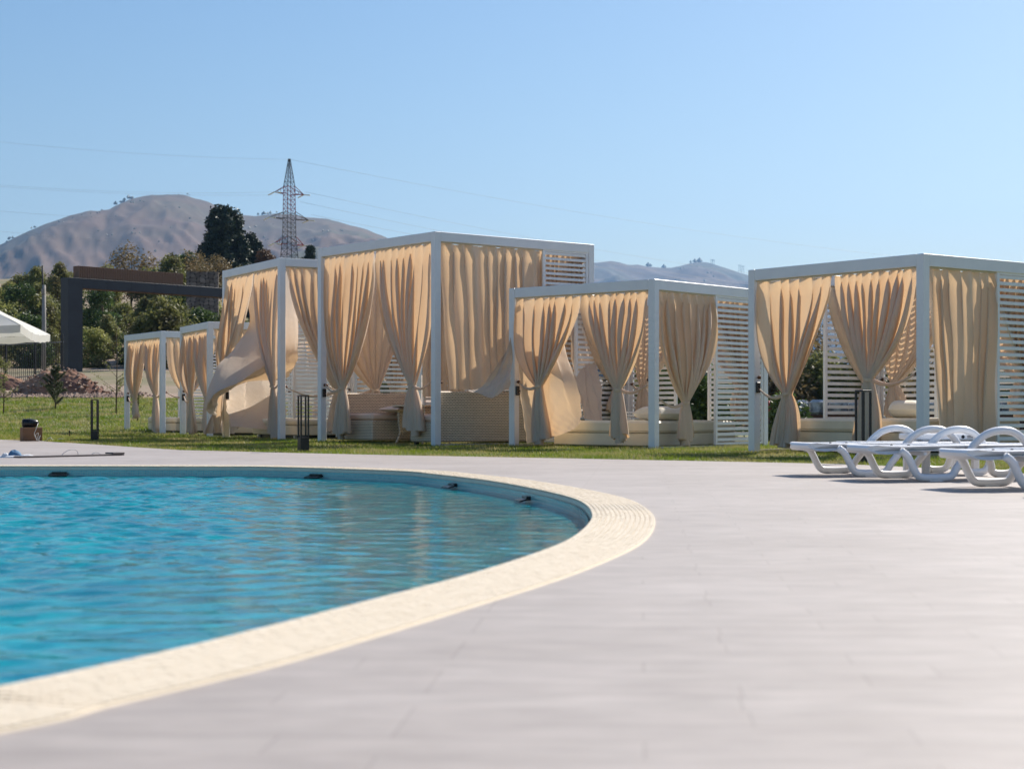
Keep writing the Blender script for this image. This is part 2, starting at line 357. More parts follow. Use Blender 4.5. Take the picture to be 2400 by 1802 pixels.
def rings(prof, name, m, parent, uv=False, sm=True):
    rs = [ring(o, z) for o, z in prof]; mb = MB(); n = len(C0)
    vs = [p + PL for r in rs for p in r] if parent else [p for r in rs for p in r]
    fs = [(i * n + j, i * n + (j + 1) % n, (i + 1) * n + (j + 1) % n, (i + 1) * n + j) for i in range(len(rs) - 1) for j in range(n)]
    mb.add(vs, fs, sm); me = mb.mesh(name)
    if uv:
        ul = me.uv_layers.new(name='UVMap'); dep = [0]
        for a, b in zip(prof[:-1], prof[1:]): dep.append(dep[-1] + math.hypot(a[0] - b[0], a[1] - b[1]))
        for p in me.polygons:
            i, j = divmod(p.index, n)
            for li, (ii, jj) in zip(p.loop_indices, ((i, j), (i, j + 1), (i + 1, j + 1), (i + 1, j))):
                ul.data[li].uv = (jj * PER / n, dep[ii])
    return link(name, me, m, parent)
rings([(0, -.06), (0, .006), (.3, .006), (CW - .018, .003), (CW - .004, -.008), (CW, -.03), (CW, -.055)], 'coping', M['grout'], pool)
rings([(CW + .012, -.03), (CW + .012, -.24)], 'waterline_band', M['poolwall'], pool, uv=True)
rings([(CW + .006, -.24), (CW + .006, -1.38), (CW + .10, -1.45)], 'basin_wall', M['poolbody'], pool, uv=True)
fl = MB(); fr = [p + PL for p in ring(CW + .05, -1.44)]; fl.add(fr, [tuple(range(len(fr)))]); fl.build('basin_floor', M['poolfloor'], pool)
# mosaic tiles of the rim: those the photograph shows apart are parts, the rest one mesh
TS = .0252; Ct = resample(TS); Nt = normals(Ct)
if ((cen - Ct) * Nt).sum() < 0: Nt = -Nt
T2 = np.stack([Nt[:, 1], -Nt[:, 0]], -1)
tme = MB().box((0, 0, 0), (.0222, .0222, .006), b=.0015).mesh('mosaic_tile'); tme.materials.append(M['mosaic'])
V = []; F = []; single = 0; rnd = random.Random(3)
i0 = int(np.argmin(np.abs(Ct[:, 0] - Ct[:, 0].max()))) - 11
singles = set((i0 + k) % len(Ct) for k in range(23))
for i in range(len(Ct)):
    vis = Ct[i][1] > 1.5 and abs(Ct[i][0]) < .40 * Ct[i][1] + 1.5
    for j in range(13):
        o = .013 + j * .0252; p = Ct[i] + Nt[i] * o; sc_ = 1 - o * .0
        dz = rnd.uniform(-.0007, .0007)
        if j == 12: dz -= .002
        if i in singles and single < 299:
            ob = link('mosaic_tile', tme, None, pool, (p[0] + PL.x, p[1] + PL.y, .0075 + dz), math.atan2(T2[i][1], T2[i][0])); single += 1
            continue
        a = T2[i] * .0111; b = Nt[i] * .0111; z = .0102 + dz; n0 = len(V)
        for sa, sb, zz in ((-1, -1, z), (1, -1, z), (1, 1, z), (-1, 1, z), (-1, -1, .004), (1, -1, .004), (1, 1, .004), (-1, 1, .004)):
            q = p + a * sa + b * sb; V.append((q[0] + PL.x, q[1] + PL.y, zz))
        F += [(n0, n0 + 1, n0 + 2, n0 + 3)]
        if vis: F += [(n0 + k, n0 + 4 + k, n0 + 4 + (k + 1) % 4, n0 + (k + 1) % 4) for k in range(4)]
link('mosaic_tiles', npmesh('mosaic_tiles', V, F), M['mosaic'], pool, kind='stuff')
# skimmer flaps under the far rim
for px, py in ((55, 1117), (515, 1120), (885, 1135), (1143, 1163)):
    g = gp(px, py, -.05); i = int(np.argmin(((C0 + N0 * CW - np.array([g.x, g.y])) ** 2).sum(1)))
    p = C0[i] + N0[i] * (CW + .03); a = math.atan2(N0[i][1], N0[i][0]) - math.pi / 2
    b = MB(); b.box((0, -.01, -.02), (.15, .05, .03), b=.004); b.box((0, .03, -.032), (.19, .08, .012), Matrix.Rotation(R(-14), 3, 'X'))
    b.build('skimmer_flap', M['blackp'], pool, (p[0] + PL.x, p[1] + PL.y, -.045), a)
# water: displaced ripples + Fresnel reflection over refraction
def watermat():
    m = bpy.data.materials.new('pool_water'); m.use_nodes = True; N = m.node_tree; n = N.nodes
    for x in list(n):
        if x.type == 'BSDF_PRINCIPLED': n.remove(x)
    tc = n.new('ShaderNodeTexCoord'); mp = n.new('ShaderNodeMapping'); mp.inputs['Scale'].default_value = (.6, 1, 1)
    t = n.new('ShaderNodeTexNoise'); t.inputs['Scale'].default_value = 14; t.inputs['Detail'].default_value = 3; t.inputs['Distortion'].default_value = .6
    N.links.new(tc.outputs['Object'], mp.inputs[0]); N.links.new(mp.outputs[0], t.inputs[0])
    bp = n.new('ShaderNodeBump'); bp.inputs['Strength'].default_value = .25; bp.inputs['Distance'].default_value = .012; N.links.new(t.outputs[0], bp.inputs['Height'])
    fr = n.new('ShaderNodeFresnel'); fr.inputs[0].default_value = 1.33; N.links.new(bp.outputs[0], fr.inputs['Normal'])
    gl = n.new('ShaderNodeBsdfGlossy'); gl.inputs['Roughness'].default_value = .02; N.links.new(bp.outputs[0], gl.inputs['Normal'])
    rf = n.new('ShaderNodeBsdfRefraction'); rf.inputs['IOR'].default_value = 1.33; rf.inputs['Roughness'].default_value = .05; rf.inputs[0].default_value = (.55, .93, .98, 1); N.links.new(bp.outputs[0], rf.inputs['Normal'])
    tr = n.new('ShaderNodeBsdfTransparent'); tr.inputs[0].default_value = (.80, .98, 1, 1)
    m1 = n.new('ShaderNodeMixShader'); m1.inputs[0].default_value = .55; N.links.new(rf.outputs[0], m1.inputs[1]); N.links.new(tr.outputs[0], m1.inputs[2])
    df = n.new('ShaderNodeBsdfDiffuse'); m3 = n.new('ShaderNodeMixShader'); m3.inputs[0].default_value = .36
    t5 = n.new('ShaderNodeTexNoise'); t5.inputs['Scale'].default_value = 5.5; t5.inputs['Detail'].default_value = 5; t5.inputs['Distortion'].default_value = 1.2; N.links.new(mp.outputs[0], t5.inputs[0])
    r5 = n.new('ShaderNodeValToRGB'); r5.color_ramp.elements[0].position = .38; r5.color_ramp.elements[1].position = .66; r5.color_ramp.elements[0].color = (.0005, .31, .43, 1); r5.color_ramp.elements[1].color = (.014, .70, .76, 1)  # mottled turquoise: caustic light painted into the water's diffuse colour
    N.links.new(t5.outputs[0], r5.inputs[0]); N.links.new(r5.outputs[0], df.inputs[0])
    N.links.new(m1.outputs[0], m3.inputs[1]); N.links.new(df.outputs[0], m3.inputs[2]); m1 = m3
    m2 = n.new('ShaderNodeMixShader'); N.links.new(fr.outputs[0], m2.inputs[0]); N.links.new(m1.outputs[0], m2.inputs[1]); N.links.new(gl.outputs[0], m2.inputs[2])
    N.links.new(m2.outputs[0], n['Material Output'].inputs[0]); return m
M['water'] = watermat()
def waves(X, Y):
    r = np.random.default_rng(11); Z = np.zeros_like(X)
    wx = X + .10 * np.sin(Y * 1.7 + .5 * X) + .07 * np.sin(2.3 * X + 1.1 * Y); wy = Y + .12 * np.sin(X * 1.3 + .9 * Y) + .06 * np.sin(3.1 * X)
    for k in range(40):
        lam = r.uniform(.07, .36); a = R(90) + r.normal(0, .5); kx, ky = math.cos(a) * 2 * math.pi / lam, math.sin(a) * 2 * math.pi / lam
        Z += .0064 * lam ** 1.0 * np.sin(kx * wx + ky * wy + r.uniform(0, 6.28)) * (1 + .5 * np.sin(.9 * X + k) * np.sin(.7 * Y + 2 * k))
    calm = .17 + .83 * (1 - sstep(-2.6, -.6, X + .08 * (Y - 8)))
    return Z * calm
inn = np.array([(p.x, p.y) for p in ring(CW + .008, 0)])
x0, x1, y0, y1 = inn[:, 0].min(), inn[:, 0].max(), inn[:, 1].min(), inn[:, 1].max()
xsW = np.concatenate([np.linspace(x0 - .05, -7.6, 30), np.arange(-7.5, x1 + .05, .019)]); ysW = np.arange(y0 - .03, y1 + .04, .019)
def inpoly(x, y, Pn):
    ins = np.zeros(x.shape, bool); n = len(Pn)
    for i in range(0, n):
        a, b = Pn[i], Pn[(i + 1) % n]
        if a[1] == b[1]: continue
        c = ((a[1] > y) != (b[1] > y)) & (x < (b[0] - a[0]) * (y - a[1]) / (b[1] - a[1]) + a[0]); ins ^= c
    return ins
grow = np.array([(p.x, p.y) for p in ring(CW - .03, 0)])
X, Y = np.meshgrid(xsW, ysW)
wo = heightgrid('pool_water', xsW, ysW, lambda X, Y: WZ + waves(X, Y), M['water'], keep=lambda x, y: inpoly(x, y, grow), kind='structure')

# ------------------------------------------------------------------ mountains
def interp_ridge(R_): 
    a = np.array(R_, float); return lambda px: np.interp(px, a[:, 0], a[:, 1])
def fbm(U, V, seed, oct=6, f0=1.0, ridged=False):
    r = np.random.default_rng(seed); Z = np.zeros_like(U); amp = 1.0; tot = 0
    for o in range(oct):
        f = f0 * 2 ** o; s = 0
        for k in range(5):
            a = r.uniform(0, 6.28); s = s + np.sin((U * math.cos(a) + V * math.sin(a)) * f * r.uniform(.7, 1.3) * 6.28 + r.uniform(0, 6.28) + 1.5 * np.sin((U * math.sin(a) - V * math.cos(a)) * f * 2.5 + k))
        s /= 3.2
        if ridged: s = 1 - 2 * np.abs(s)
        Z += s * amp; tot += amp; amp *= .5
    return Z / tot
def mountain(name, ridge, Yf, Yr, pxa, pxb, seed, amp, label):
    rf = interp_ridge(ridge); px = np.linspace(pxa, pxb, 420); v = np.concatenate([np.linspace(0, 1, 130), np.linspace(1.02, 1.6, 14)])
    PX, VV = np.meshgrid(px, v); Yd = Yf + (Yr - Yf) * VV; Xd = (PX - 1200) / FPX * Yd
    Hr = CH + (HY - rf(PX)) / FPX * Yr - 40
    base = 40 + (Hr) * np.where(VV <= 1, np.clip(VV, 0, 1) ** 1.25, 1 - (VV - 1) * 1.4)
    U = Xd / 1000; W = Yd / 1000
    rid = fbm(U * 1.0 + .25 * W, W * .30, seed, 6, 1.3, True)
    fine = fbm(U, W * .6, seed + 1, 6, 4.2, True)
    d = np.sin(np.clip(VV, 0, 1) * math.pi) ** .7
    Z = base + (rid * amp + fine * amp * .09) * d * (.3 + .7 * np.clip(Hr / 350, 0, 1.2)) + fine * 3 * (VV > .9)
    V = np.stack([Xd, Yd, Z], -1).reshape(-1, 3); nx = len(px); ny = len(v)
    I, J = np.meshgrid(np.arange(nx - 1), np.arange(ny - 1)); a = (J * nx + I).ravel()
    return link(name, npmesh(name, V, np.stack([a, a + 1, a + nx + 1, a + nx], -1), True), M['mount'], kind='structure'), (px, v, Xd, Yd, Z)
RL = [(-700, 760), (-400, 690), (-200, 630), (0, 575), (36, 557), (72, 540.5), (127, 520.6), (163, 506), (203, 496), (246, 497), (271, 484), (307, 468), (354, 459), (380, 461), (409, 457), (441, 461), (470, 470), (506, 483), (561, 501), (597, 505), (644, 503), (687, 504), (723, 510), (767, 513), (800, 522), (850, 537), (902, 556), (1000, 585), (1200, 640), (1500, 720), (1900, 800)]
RR = [(700, 700), (900, 680), (1100, 650), (1300, 628), (1394, 616.6), (1431, 612.5), (1448, 615.6), (1472, 622), (1496, 622), (1517, 626), (1555, 630), (1574, 629), (1614, 618.6), (1635, 615), (1655, 616), (1686, 624), (1716, 633), (1751, 644), (1820, 666), (1900, 690), (2000, 716), (2200, 750), (2500, 790), (2900, 830)]
mtn, MG = mountain('mountain', RL, 1500, 3600, -700, 1800, 5, 66, '')
mtn2, MG2 = mountain('far_mountain', RR, 3300, 6200, 700, 2900, 9, 75, '')

# haze: one box of thin air
hb = MB(); hb.box((0, 4500, 598), (13500, 10900, 1206)); hz = hb.build('haze', None, kind='stuff')
hm = bpy.data.materials.new('haze_air'); hm.use_nodes = True; N = hm.node_tree
for x in list(N.nodes):
    if x.type == 'BSDF_PRINCIPLED': N.nodes.remove(x)
pv = N.nodes.new('ShaderNodeVolumePrincipled'); pv.inputs['Color'].default_value = (.34, .60, 1, 1); pv.inputs['Density'].default_value = 0.85e-4; pv.inputs['Anisotropy'].default_value = .3
N.links.new(pv.outputs[0], N.nodes['Material Output'].inputs['Volume']); hz.data.materials.append(hm)

# ------------------------------------------------------------------ gazebos
S = .12
CURTAIN_GROUP = 'beige curtains of the poolside gazebos'
def wob(seed):
    r = random.Random(seed); ph = [r.uniform(0, 6.28) for _ in range(8)]
    return lambda a, b: (math.sin(a * 3.1 + b * 2.3 + ph[0]) + .6 * math.sin(a * 6.7 - b * 3.9 + ph[1]) + .4 * math.sin(a * 11.3 + b * 7.1 + ph[2])) / 2
def curtain(Gz, A, B, n, zt, zb, label, tie=None, zk=1.0, wt=.10, wb=.34, np_=8, seed=1, amp=.055, eA=None, eB=None, free=(0, 0), bulge=.06, hem=None, knob=None, drift=0, group=None, fe=1.6):
    """A post end, B middle end of the rail, n outward normal (gazebo coordinates)."""
    A = Vector((*A, 0)); B = Vector((*B, 0)); n = Vector((*n, 0)); L = (B - A).length; d = (B - A) / L; w_ = wob(seed); w2 = wob(seed + 50); w3 = wob(seed + 99)
    nu = np_ * 9 + 1; nv = 54; rows = []
    rq = random.Random(seed * 7 + 1); eA = eA or rq.uniform(3.5, 6); eB = eB or rq.uniform(1.15, 1.55); drift = drift or rq.uniform(-.04, .04)
    vt = None if tie is None else (zt - zk) / (zt - zb)
    for j in range(nv):
        v = j / (nv - 1); row = []
        for i in range(nu):
            u = i / (nu - 1)
            ph = 2 * math.pi * np_ * (u + .035 * w3(u * 3.3, 0)) + 1.3 * w_(u * 2.2, v * 1.2)
            if vt is not None:
                if v <= vt:
                    k = v / vt; e = eA + (eB - eA) * u; s = u + (tie + (u - .5) * wt / L - u) * k ** e
                    am = amp * (1 + 1.0 * k * (1 - k)) * (1 - .45 * k ** 4); bl = bulge * math.sin(math.pi * k ** 1.2) * (.6 + w2(u * 1.3, v))
                    dz = 0
                else:
                    k = (v - vt) / (1 - vt); s = tie + (u - .5) * (wt + (wb - wt) * math.sin(k * math.pi / 2) ** .7) / L + drift * k * k
                    am = amp * (.55 + .9 * k); bl = 0; dz = k * (abs(u - tie) * .20 + .05 * w2(u * 3, 1))
            else:
                s = u + free[0] * v ** fe * (1 - u) + free[1] * v ** fe * u; am = amp * (1 - .35 * v + .3 * v * w_(u * 2, 1)); bl = bulge * v * (1 + w2(u * 1.6, v * 1.5)) ; dz = .02 * w2(u * 3, 2) * v
            pl = math.sin(ph) + .25 * math.sin(2 * ph + 1); am *= 1 + .35 * w3(u * 3, v * 2)
            # pinch at the heading, so the folds open below the tape
            am *= .45 + .55 * min(1, v * 14)
            z = zt - (zt - zb) * v + dz
            if hem and v > 0: z = zt - (zt - hem(u)) * v
            sag = .012 * math.sin(ph * .5) if v < .02 else 0
            p = A + d * (s * L + .85 * am * math.cos(ph) * min(1, .3 + v * 6)) + n * (am * pl + bl)
            row.append(Vector((p.x, p.y, z + sag)))
        rows.append(row)
    c0 = (A + B) / 2; c0.z = zt; mb = MB(); mb.grid([[p - c0 for p in r] for r in rows])
    o = mb.build('curtain', M['cloth'], None, label=label, cat='curtain', group=group or CURTAIN_GROUP)
    o.matrix_world = Gz.matrix @ Matrix.Translation(c0)
    if tie is not None and knob is not None:
        g = A + d * tie * L; kb = Vector((*knob, zk + .07)); mb = MB(); r0 = wt * .5 + .012; ring_ = []
        for q in range(15):
            t = 2 * math.pi * q / 14; ring_.append(g + d * math.cos(t) * r0 + n * math.sin(t) * (.042 + amp * .5) + Vector((0, 0, zk + .012 * math.cos(t))))
        P = []
        for hh in (-.02, -.008, .008, .02):
            P.append([p + Vector((0, 0, hh)) + n * (.004 if abs(hh) < .01 else 0) for p in ring_])
        mb.grid([[q - c0 for q in r] for r in P])
        for off in (-.012, .014):
            pts = []
            g2 = g + (kb - g).normalized() * r0 * .8; g2.z = zk
            for q in range(9):
                t = q / 8; p = g2.lerp(kb, t); p = p + n * (.02 * math.sin(math.pi * t)) ; p.z = zk + .07 * t - (.03 + .10 * min(1, (kb - g2).length)) * math.sin(math.pi * t) + off * (1 - t); pts.append(p - c0)
            mb.tube(pts, [.019 - .008 * q / 8 for q in range(9)], 6)
        mb.build('tieback', M['cloth'], o)
    return o
def sheet(Gz, rows, label, seed=1, amp=.02, np_=6, nu=70, nv=50, nrm=(-1, 0, 0)):
    """wind-blown cloth through rows of control points given in world space"""
    rr = [crom(r, nu) for r in rows]; cols = [crom([rr[k][i] for k in range(len(rr))], nv) for i in range(nu)]; w_ = wob(seed); nr = Vector(nrm); P = []
    c0 = Vector(rr[0][nu // 2])
    for j in range(nv):
        row = []
        for i in range(nu):
            u = i / (nu - 1); v = j / (nv - 1); a = amp * (1 - .75 * v) * math.sin(2 * math.pi * np_ * u + w_(u * 2, v * 2))
            a += amp * .9 * w_(u * 2.5 + v, v * 3) + .012 * w_(u * 9 - v * 4, v * 7)
            row.append(Vector(cols[i][j]) + nr * a - c0)
        P.append(row)
    mb = MB(); mb.grid(P)
    return mb.build('curtain', M['cloth'], None, c0, label=label, cat='curtain', group=CURTAIN_GROUP)
slat_cache = {}
def slat_mesh(L, ax):
    k = (round(L, 3), ax)
    if k not in slat_cache:
        me = MB().box((0, 0, 0), ((L, .022, .046) if ax == 'x' else (.022, L, .046)), b=.003).mesh('slat'); me.materials.append(M['white']); slat_cache[k] = me
    return slat_cache[k]
class Gz: pass
def gazebo(k, X, Z, thv, wl, wd, P, mid, label):
    g = Gz(); g.wl, g.wd, g.P, g.mid = wl, wd, P, mid; rz = math.pi / 2 - thv
    g.matrix = Matrix.Translation((X, Z, 0)) @ Matrix.Rotation(rz, 4, 'Z')
    root = empty('gazebo', (X, Z, 0), rz, label=label, cat='gazebo', group='white framed gazebos standing along the pool lawn'); g.root = root
    bh = .155; h = S / 2
    pm = MB().box((0, 0, P / 2 - .02), (S, S, P + .036), b=.006).mesh('post')
    for (x, y) in ((h, h), (h, wl - h), (wd - h, h), (wd - h, wl - h)): link('post', pm, M['white'], root, (x, y, 0))
    zb = P - bh / 2 - .002
    for x in (h, wd - h): MB().box((0, 0, 0), (S - .008, wl - 2 * S - .002, bh), b=.005).build('beam', M['white'], root, (x, wl / 2, zb))
    for y in (h, wl - h): MB().box((0, 0, 0), (wd - 2 * S - .002, S - .008, bh), b=.005).build('beam', M['white'], root, (wd / 2, y, zb))
    zr = P - bh - .014
    for x in (h, wd - h): MB().box((0, 0, 0), (.03, wl - 2 * S - .01, .019)).build('curtain_rail', M['tubing'], root, (x, wl / 2, zr))
    for y in (h, wl - h): MB().box((0, 0, 0), (wd - 2 * S - .01, .03, .019)).build('curtain_rail', M['tubing'], root, (wd / 2, y, zr))
    for y in (h, wl - h): MB().box((0, 0, 0), (wd - 2 * S - .02, .05, .03)).build('base_rail', M['tubing'], root, (wd / 2, y, .02))
    MB().box((0, 0, 0), (.05, wl - 2 * S - .02, .03)).build('base_rail', M['tubing'], root, (wd - h, wl / 2, .02))
    bm_ = MB()
    for (x, y, sx, sy) in ((S, S, 1, 1), (S, wl - S, 1, -1), (wd - S, S, -1, 1), (wd - S, wl - S, -1, -1)):
        bm_.box((x + sx * .03, y + sy * .03, P - bh - .10), (.055, .055, .06))
    bm_.build('corner_bracket', M['white'], root)
    def screen(ax, c, a, b):
        ztop = P - bh - .03; zbo = .07; L = b - a; mb = MB()
        o = (lambda t, z: (t, c, z)) if ax == 'x' else (lambda t, z: (c, t, z))
        for t in (a + .026, b - .026):
            mb.box(o(t, (ztop + zbo) / 2), (.052, .045, ztop - zbo) if ax == 'x' else (.045, .052, ztop - zbo), b=.003)
        for z in (ztop + .013, zbo - .012): mb.box(o((a + b) / 2, z), ((L, .04, .034) if ax == 'x' else (.04, L, .034)))
        pan = mb.build('slatted_screen', M['white'], root); me = slat_mesh(L - .106, ax); n = int((ztop - zbo) / .085)
        for q in range(n):
            z = zbo + .05 + q * (ztop - zbo - .08) / (n - 1); link('slat', me, None, pan, o((a + b) / 2, z))
    e = .003
    for c in (h - .02, wl - h + .02): screen('x', c, mid * wd, wd - S - e)
    screen('y', wd - h + .02, S + e, .40 * wl); screen('y', wd - h + .02, .62 * wl, wl - S - e)
    # sockets and tieback knobs
    MB().box((0, 0, 0), (.07, .035, .15), b=.008).build('socket_box', M['blackp'], root, (h + .0, wl - S - .019, .90))
    kb = MB().tube([(0, 0, 0), (0, -.03, 0), (0, -.032, 0), (0, -.055, 0)], [.010, .010, .028, .024], 10).mesh('knob')
    g.knobs = {}
    for nm, (x, y, rz_) in dict(fl=(h, wl - S, 0), fr=(h, S, math.pi), bl=(wd - h, wl - S, 0), br=(wd - h, S, math.pi), sfl=(S, wl - h, math.pi / 2), sfr=(S, h, math.pi / 2), sbl=(wd - S, wl - h, -math.pi / 2), sbr=(wd - S, h, -math.pi / 2)).items():
        link('knob', kb, M['knob'], root, (x, y, 1.04), rz_)
        dx, dy = {0: (0, -.05), math.pi: (0, .05), math.pi / 2: (.05, 0), -math.pi / 2: (-.05, 0)}[rz_]; g.knobs[nm] = (x + dx, y + dy)
    return g
GZ = {}
for k, a in dict(
    A=(-8.63, 40.4, 1.017, 2.80, 2.8, 2.55, .52, 'smallest looking white gazebo farthest left in the row with pinched open curtains'),
    B=(-6.70, 36.2, 1.148, 2.75, 2.8, 2.55, .52, 'white gazebo second from the left, its front curtains closed side by side'),
    C=(-4.434, 31.35, 1.068, 3.35, 3.0, 3.50, .52, 'tall white gazebo with a large curtain blowing out of its front'),
    D=(-1.253, 26.75, .903, 3.64, 3.44, 3.50, .667, 'tallest white gazebo in the middle with wicker sofas inside'),
    E=(2.135, 24.6, .716, 2.90, 3.16, 2.55, .525, 'low white gazebo with daybed and lens shaped pillow right of the sofas'),
    F=(5.167, 20.62, .923, 3.07, 2.73, 2.55, .557, 'nearest white gazebo at the right behind the white sun loungers')).items():
    GZ[k] = gazebo(k, *a)
who = dict(A='the farthest left gazebo', B='the second gazebo from the left', C='the tall gazebo with the blowing curtain', D='the tall sofa gazebo', E='the low daybed gazebo in the middle', F='the gazebo behind the loungers')
def std(k, which, lab, **kw):
    g = GZ[k]; h = S / 2; wl, wd, P, m = g.wl, g.wd, g.P, g.mid * g.wd; zt = P - .155 - .022; e = S + .02; zi = .03
    D_ = dict(
        fl=((h, wl - e), (h, wl * .5 + .02), (-1, 0), 'fl'), fr=((h, e), (h, wl * .5 - .02), (-1, 0), 'fr'),
        rf=((e, h), (m - .03, h), (0, -1), 'sfr'), rb=((wd - e, h + .08), (m + .0, h + .08), (0, -1), 'sbr'),
        lf=((e, wl - h), (m - .03, wl - h), (0, 1), 'sfl'), lb=((wd - e, wl - h - .08), (m, wl - h - .08), (0, 1), 'sbl'),
        bl=((wd - h - .08, wl - e), (wd - h - .08, wl * .5 + .02), (1, 0), 'bl'), br=((wd - h - .08, e), (wd - h - .08, wl * .5 - .02), (1, 0), 'br'))
    A_, B_, n_, kn = D_[which]
    if kw.get('tie', .36) is None: kn = None
    kw.setdefault('tie', .36); kw.setdefault('zk', .96); kw.setdefault('zb', .05)
    zb = kw.pop('zb')
    return curtain(g, A_, B_, n_, kw.pop('zt', zt), zb, lab, knob=g.knobs[kn] if kn else None, seed=hash_(k + which), **kw)
def hash_(s): return sum(ord(c) * (i * 7 + 3) for i, c in enumerate(s))
# E
std('E', 'fl', 'glowing curtain tied beside the left front post of the low daybed gazebo', tie=.34, wb=.24)
std('E', 'fr', 'wide glowing curtain tied in the middle of the low daybed gazebo front', tie=.46, wb=.26, zk=.90, zb=.10, eA=2.4, np_=9)
std('E', 'rf', 'grey beige curtain knotted high on the right side of the low daybed gazebo', tie=.50, wb=.30, zk=.70, zb=.06, np_=8, eA=3, eB=2)
std('E', 'rb', 'curtain behind the slatted side screen of the low daybed gazebo', tie=.3, zb=.35)
std('E', 'lb', 'inner curtain tied at the left rear corner of the low daybed gazebo', tie=.25, zb=.45)
std('E', 'bl', 'curtain tied at the back left corner screen of the low daybed gazebo', tie=.25, zb=.45)
std('E', 'br', 'curtain tied at the back right corner screen of the low daybed gazebo', tie=.25, zb=.45)
# F
std('F', 'fl', 'curtain tied beside the left front post of the gazebo behind the loungers', tie=.40, wb=.40, zk=.80, np_=7, eA=4.5, eB=1.3)
std('F', 'fr', 'curtain tied in the middle front of the gazebo behind the loungers', tie=.58, wb=.36, zk=.98, np_=10, eA=2.4, eB=1.9, drift=.05)
std('F', 'rf', 'curtain hanging loose to the ground on the right side of the gazebo behind the loungers', tie=None, free=(.10, -.10), np_=7, amp=.05)
std('F', 'rb', 'curtain behind the slatted side screen at the right edge of the picture', tie=.3, zb=.5)
std('F', 'lb', 'inner curtain tied over the pillow in the gazebo behind the loungers', tie=.22, zb=.45)
std('F', 'bl', 'curtain tied at the back left screen of the gazebo behind the loungers', tie=.22, zb=.45)
std('F', 'br', 'curtain at the back right screen of the gazebo behind the loungers', tie=.22, zb=.45)
# D
std('D', 'fl', 'tall curtain tied beside the left front post of the sofa gazebo', tie=.36, wb=.40, zk=.97, zb=.10, np_=9, eA=4, eB=1.9)
std('D', 'fr', 'tall curtain tied in front of the wicker table of the sofa gazebo', tie=.36, wb=.50, zk=.99, zb=.18, np_=9, eA=4, eB=1.6)
std('D', 'rf', 'wide closed curtain falling behind the wicker sofa back on the right side', tie=None, np_=10, amp=.06, zb=.85, free=(.06, .0), bulge=.05, hem=lambda u: .93 if u < .7 else .93 - .10 * (u - .7))
std('D', 'rb', 'curtain behind the high slatted screen of the sofa gazebo', tie=None, zb=.9, np_=9)
std('D', 'lf', 'curtain on the hidden left side of the sofa gazebo', tie=.5, zb=.3)
std('D', 'lb', 'amber closed curtain striped by slat shadows at the rear left of the sofa gazebo', tie=None, zb=.85, np_=7)
std('D', 'bl', 'inner curtain tied at the back left corner of the sofa gazebo', tie=.2, zb=.5)
std('D', 'br', 'inner curtain tied at the right rear corner of the sofa gazebo', tie=.3, zb=.9)
# C
std('C', 'fl', 'curtain blown flat at the left of the tall gazebo front', tie=None, zb=.12, np_=7, free=(-.20, -.80), fe=.95, bulge=.26)
std('C', 'fr', 'narrow curtain tied against the corner post of the tall gazebo with the blowing curtain', tie=.24, zb=.05, wb=.34, zk=1.05, eA=3.5, eB=1.5)
std('C', 'rf', 'shaded curtain tied on the right side of the tall gazebo with the blowing curtain', tie=.78, zk=.95, wb=.4, np_=9, eA=1.7, eB=3)
std('C', 'rb', 'curtain behind the slatted side screen of the tall gazebo with the blowing curtain', tie=.3, zb=.3)
std('C', 'bl', 'back left curtain of the tall gazebo with the blowing curtain', tie=.3, zb=.1)
std('C', 'br', 'back right curtain of the tall gazebo with the blowing curtain', tie=.3, zb=.1)
# B
std('B', 'fr', 'glowing curtain beside the corner post of the second gazebo', tie=.22, wb=.40, zk=.85)
std('B', 'fl', 'glowing curtain gathered low at the left of the second gazebo', tie=.62, wb=.40, zk=.85)
std('B', 'rf', 'curtain on the right side of the second gazebo from the left', tie=.3)
std('B', 'lb', 'curtain at the rear left of the second gazebo from the left', tie=.3)
std('B', 'br', 'curtain at the back of the second gazebo from the left', tie=.3)
# A
std('A', 'fl', 'curtain with its hem lifted at the left of the farthest gazebo', tie=.42, zb=.40, wb=.20, wt=.08, zk=.85, np_=7)
std('A', 'fr', 'narrow curtain beside the corner post of the farthest gazebo', tie=.35, zb=.04, wb=.30, np_=7)
std('A', 'rf', 'curtain tied on the right side of the farthest gazebo', tie=.45, wb=.3)
std('A', 'br', 'curtain at the back of the farthest gazebo', tie=.3)
# blown sheets (world-space control rows)
def W(px, py, Y): p = at(px, py, Y); return (p.x, p.y, p.z)
sheet(None, [[W(572, 640, 34.4), W(600, 640, 34.5), W(635, 638, 34.7), W(700, 636, 35.0)],
             [W(585, 745, 33.7), W(610, 755, 33.2), W(645, 770, 32.8), W(696, 790, 32.8)],
             [W(548, 812, 32.9), W(585, 825, 32.4), W(634, 838, 32.2), W(694, 850, 32.5)],
             [W(505, 866, 32.1), W(545, 893, 31.6), W(595, 880, 31.9), W(684, 872, 32.8)],
             [W(480, 955, 31.6), W(500, 925, 31.4), W(560, 893, 31.9), W(672, 885, 33.0)],
             [W(505, 975, 31.9), W(516, 935, 32.0), W(570, 897, 32.4), W(660, 890, 33.2)]],
      'big curtain billowing out of the tall gazebo like a sail', seed=4, amp=.05, np_=3)
sheet(None, [[W(520, 880, 35.0), W(570, 880, 35.2), W(620, 880, 35.2), W(665, 890, 35.2)],
             [W(528, 940, 34.1), W(575, 940, 34.3), W(622, 940, 34.3), W(668, 940, 34.4)],
             [W(538, 998, 33.2), W(580, 1002, 33.2), W(625, 1006, 33.3), W(672, 1000, 33.5)]],
      'pale curtain hanging over the daybed under the billowing sail like curtain', seed=7, amp=.06, np_=3)
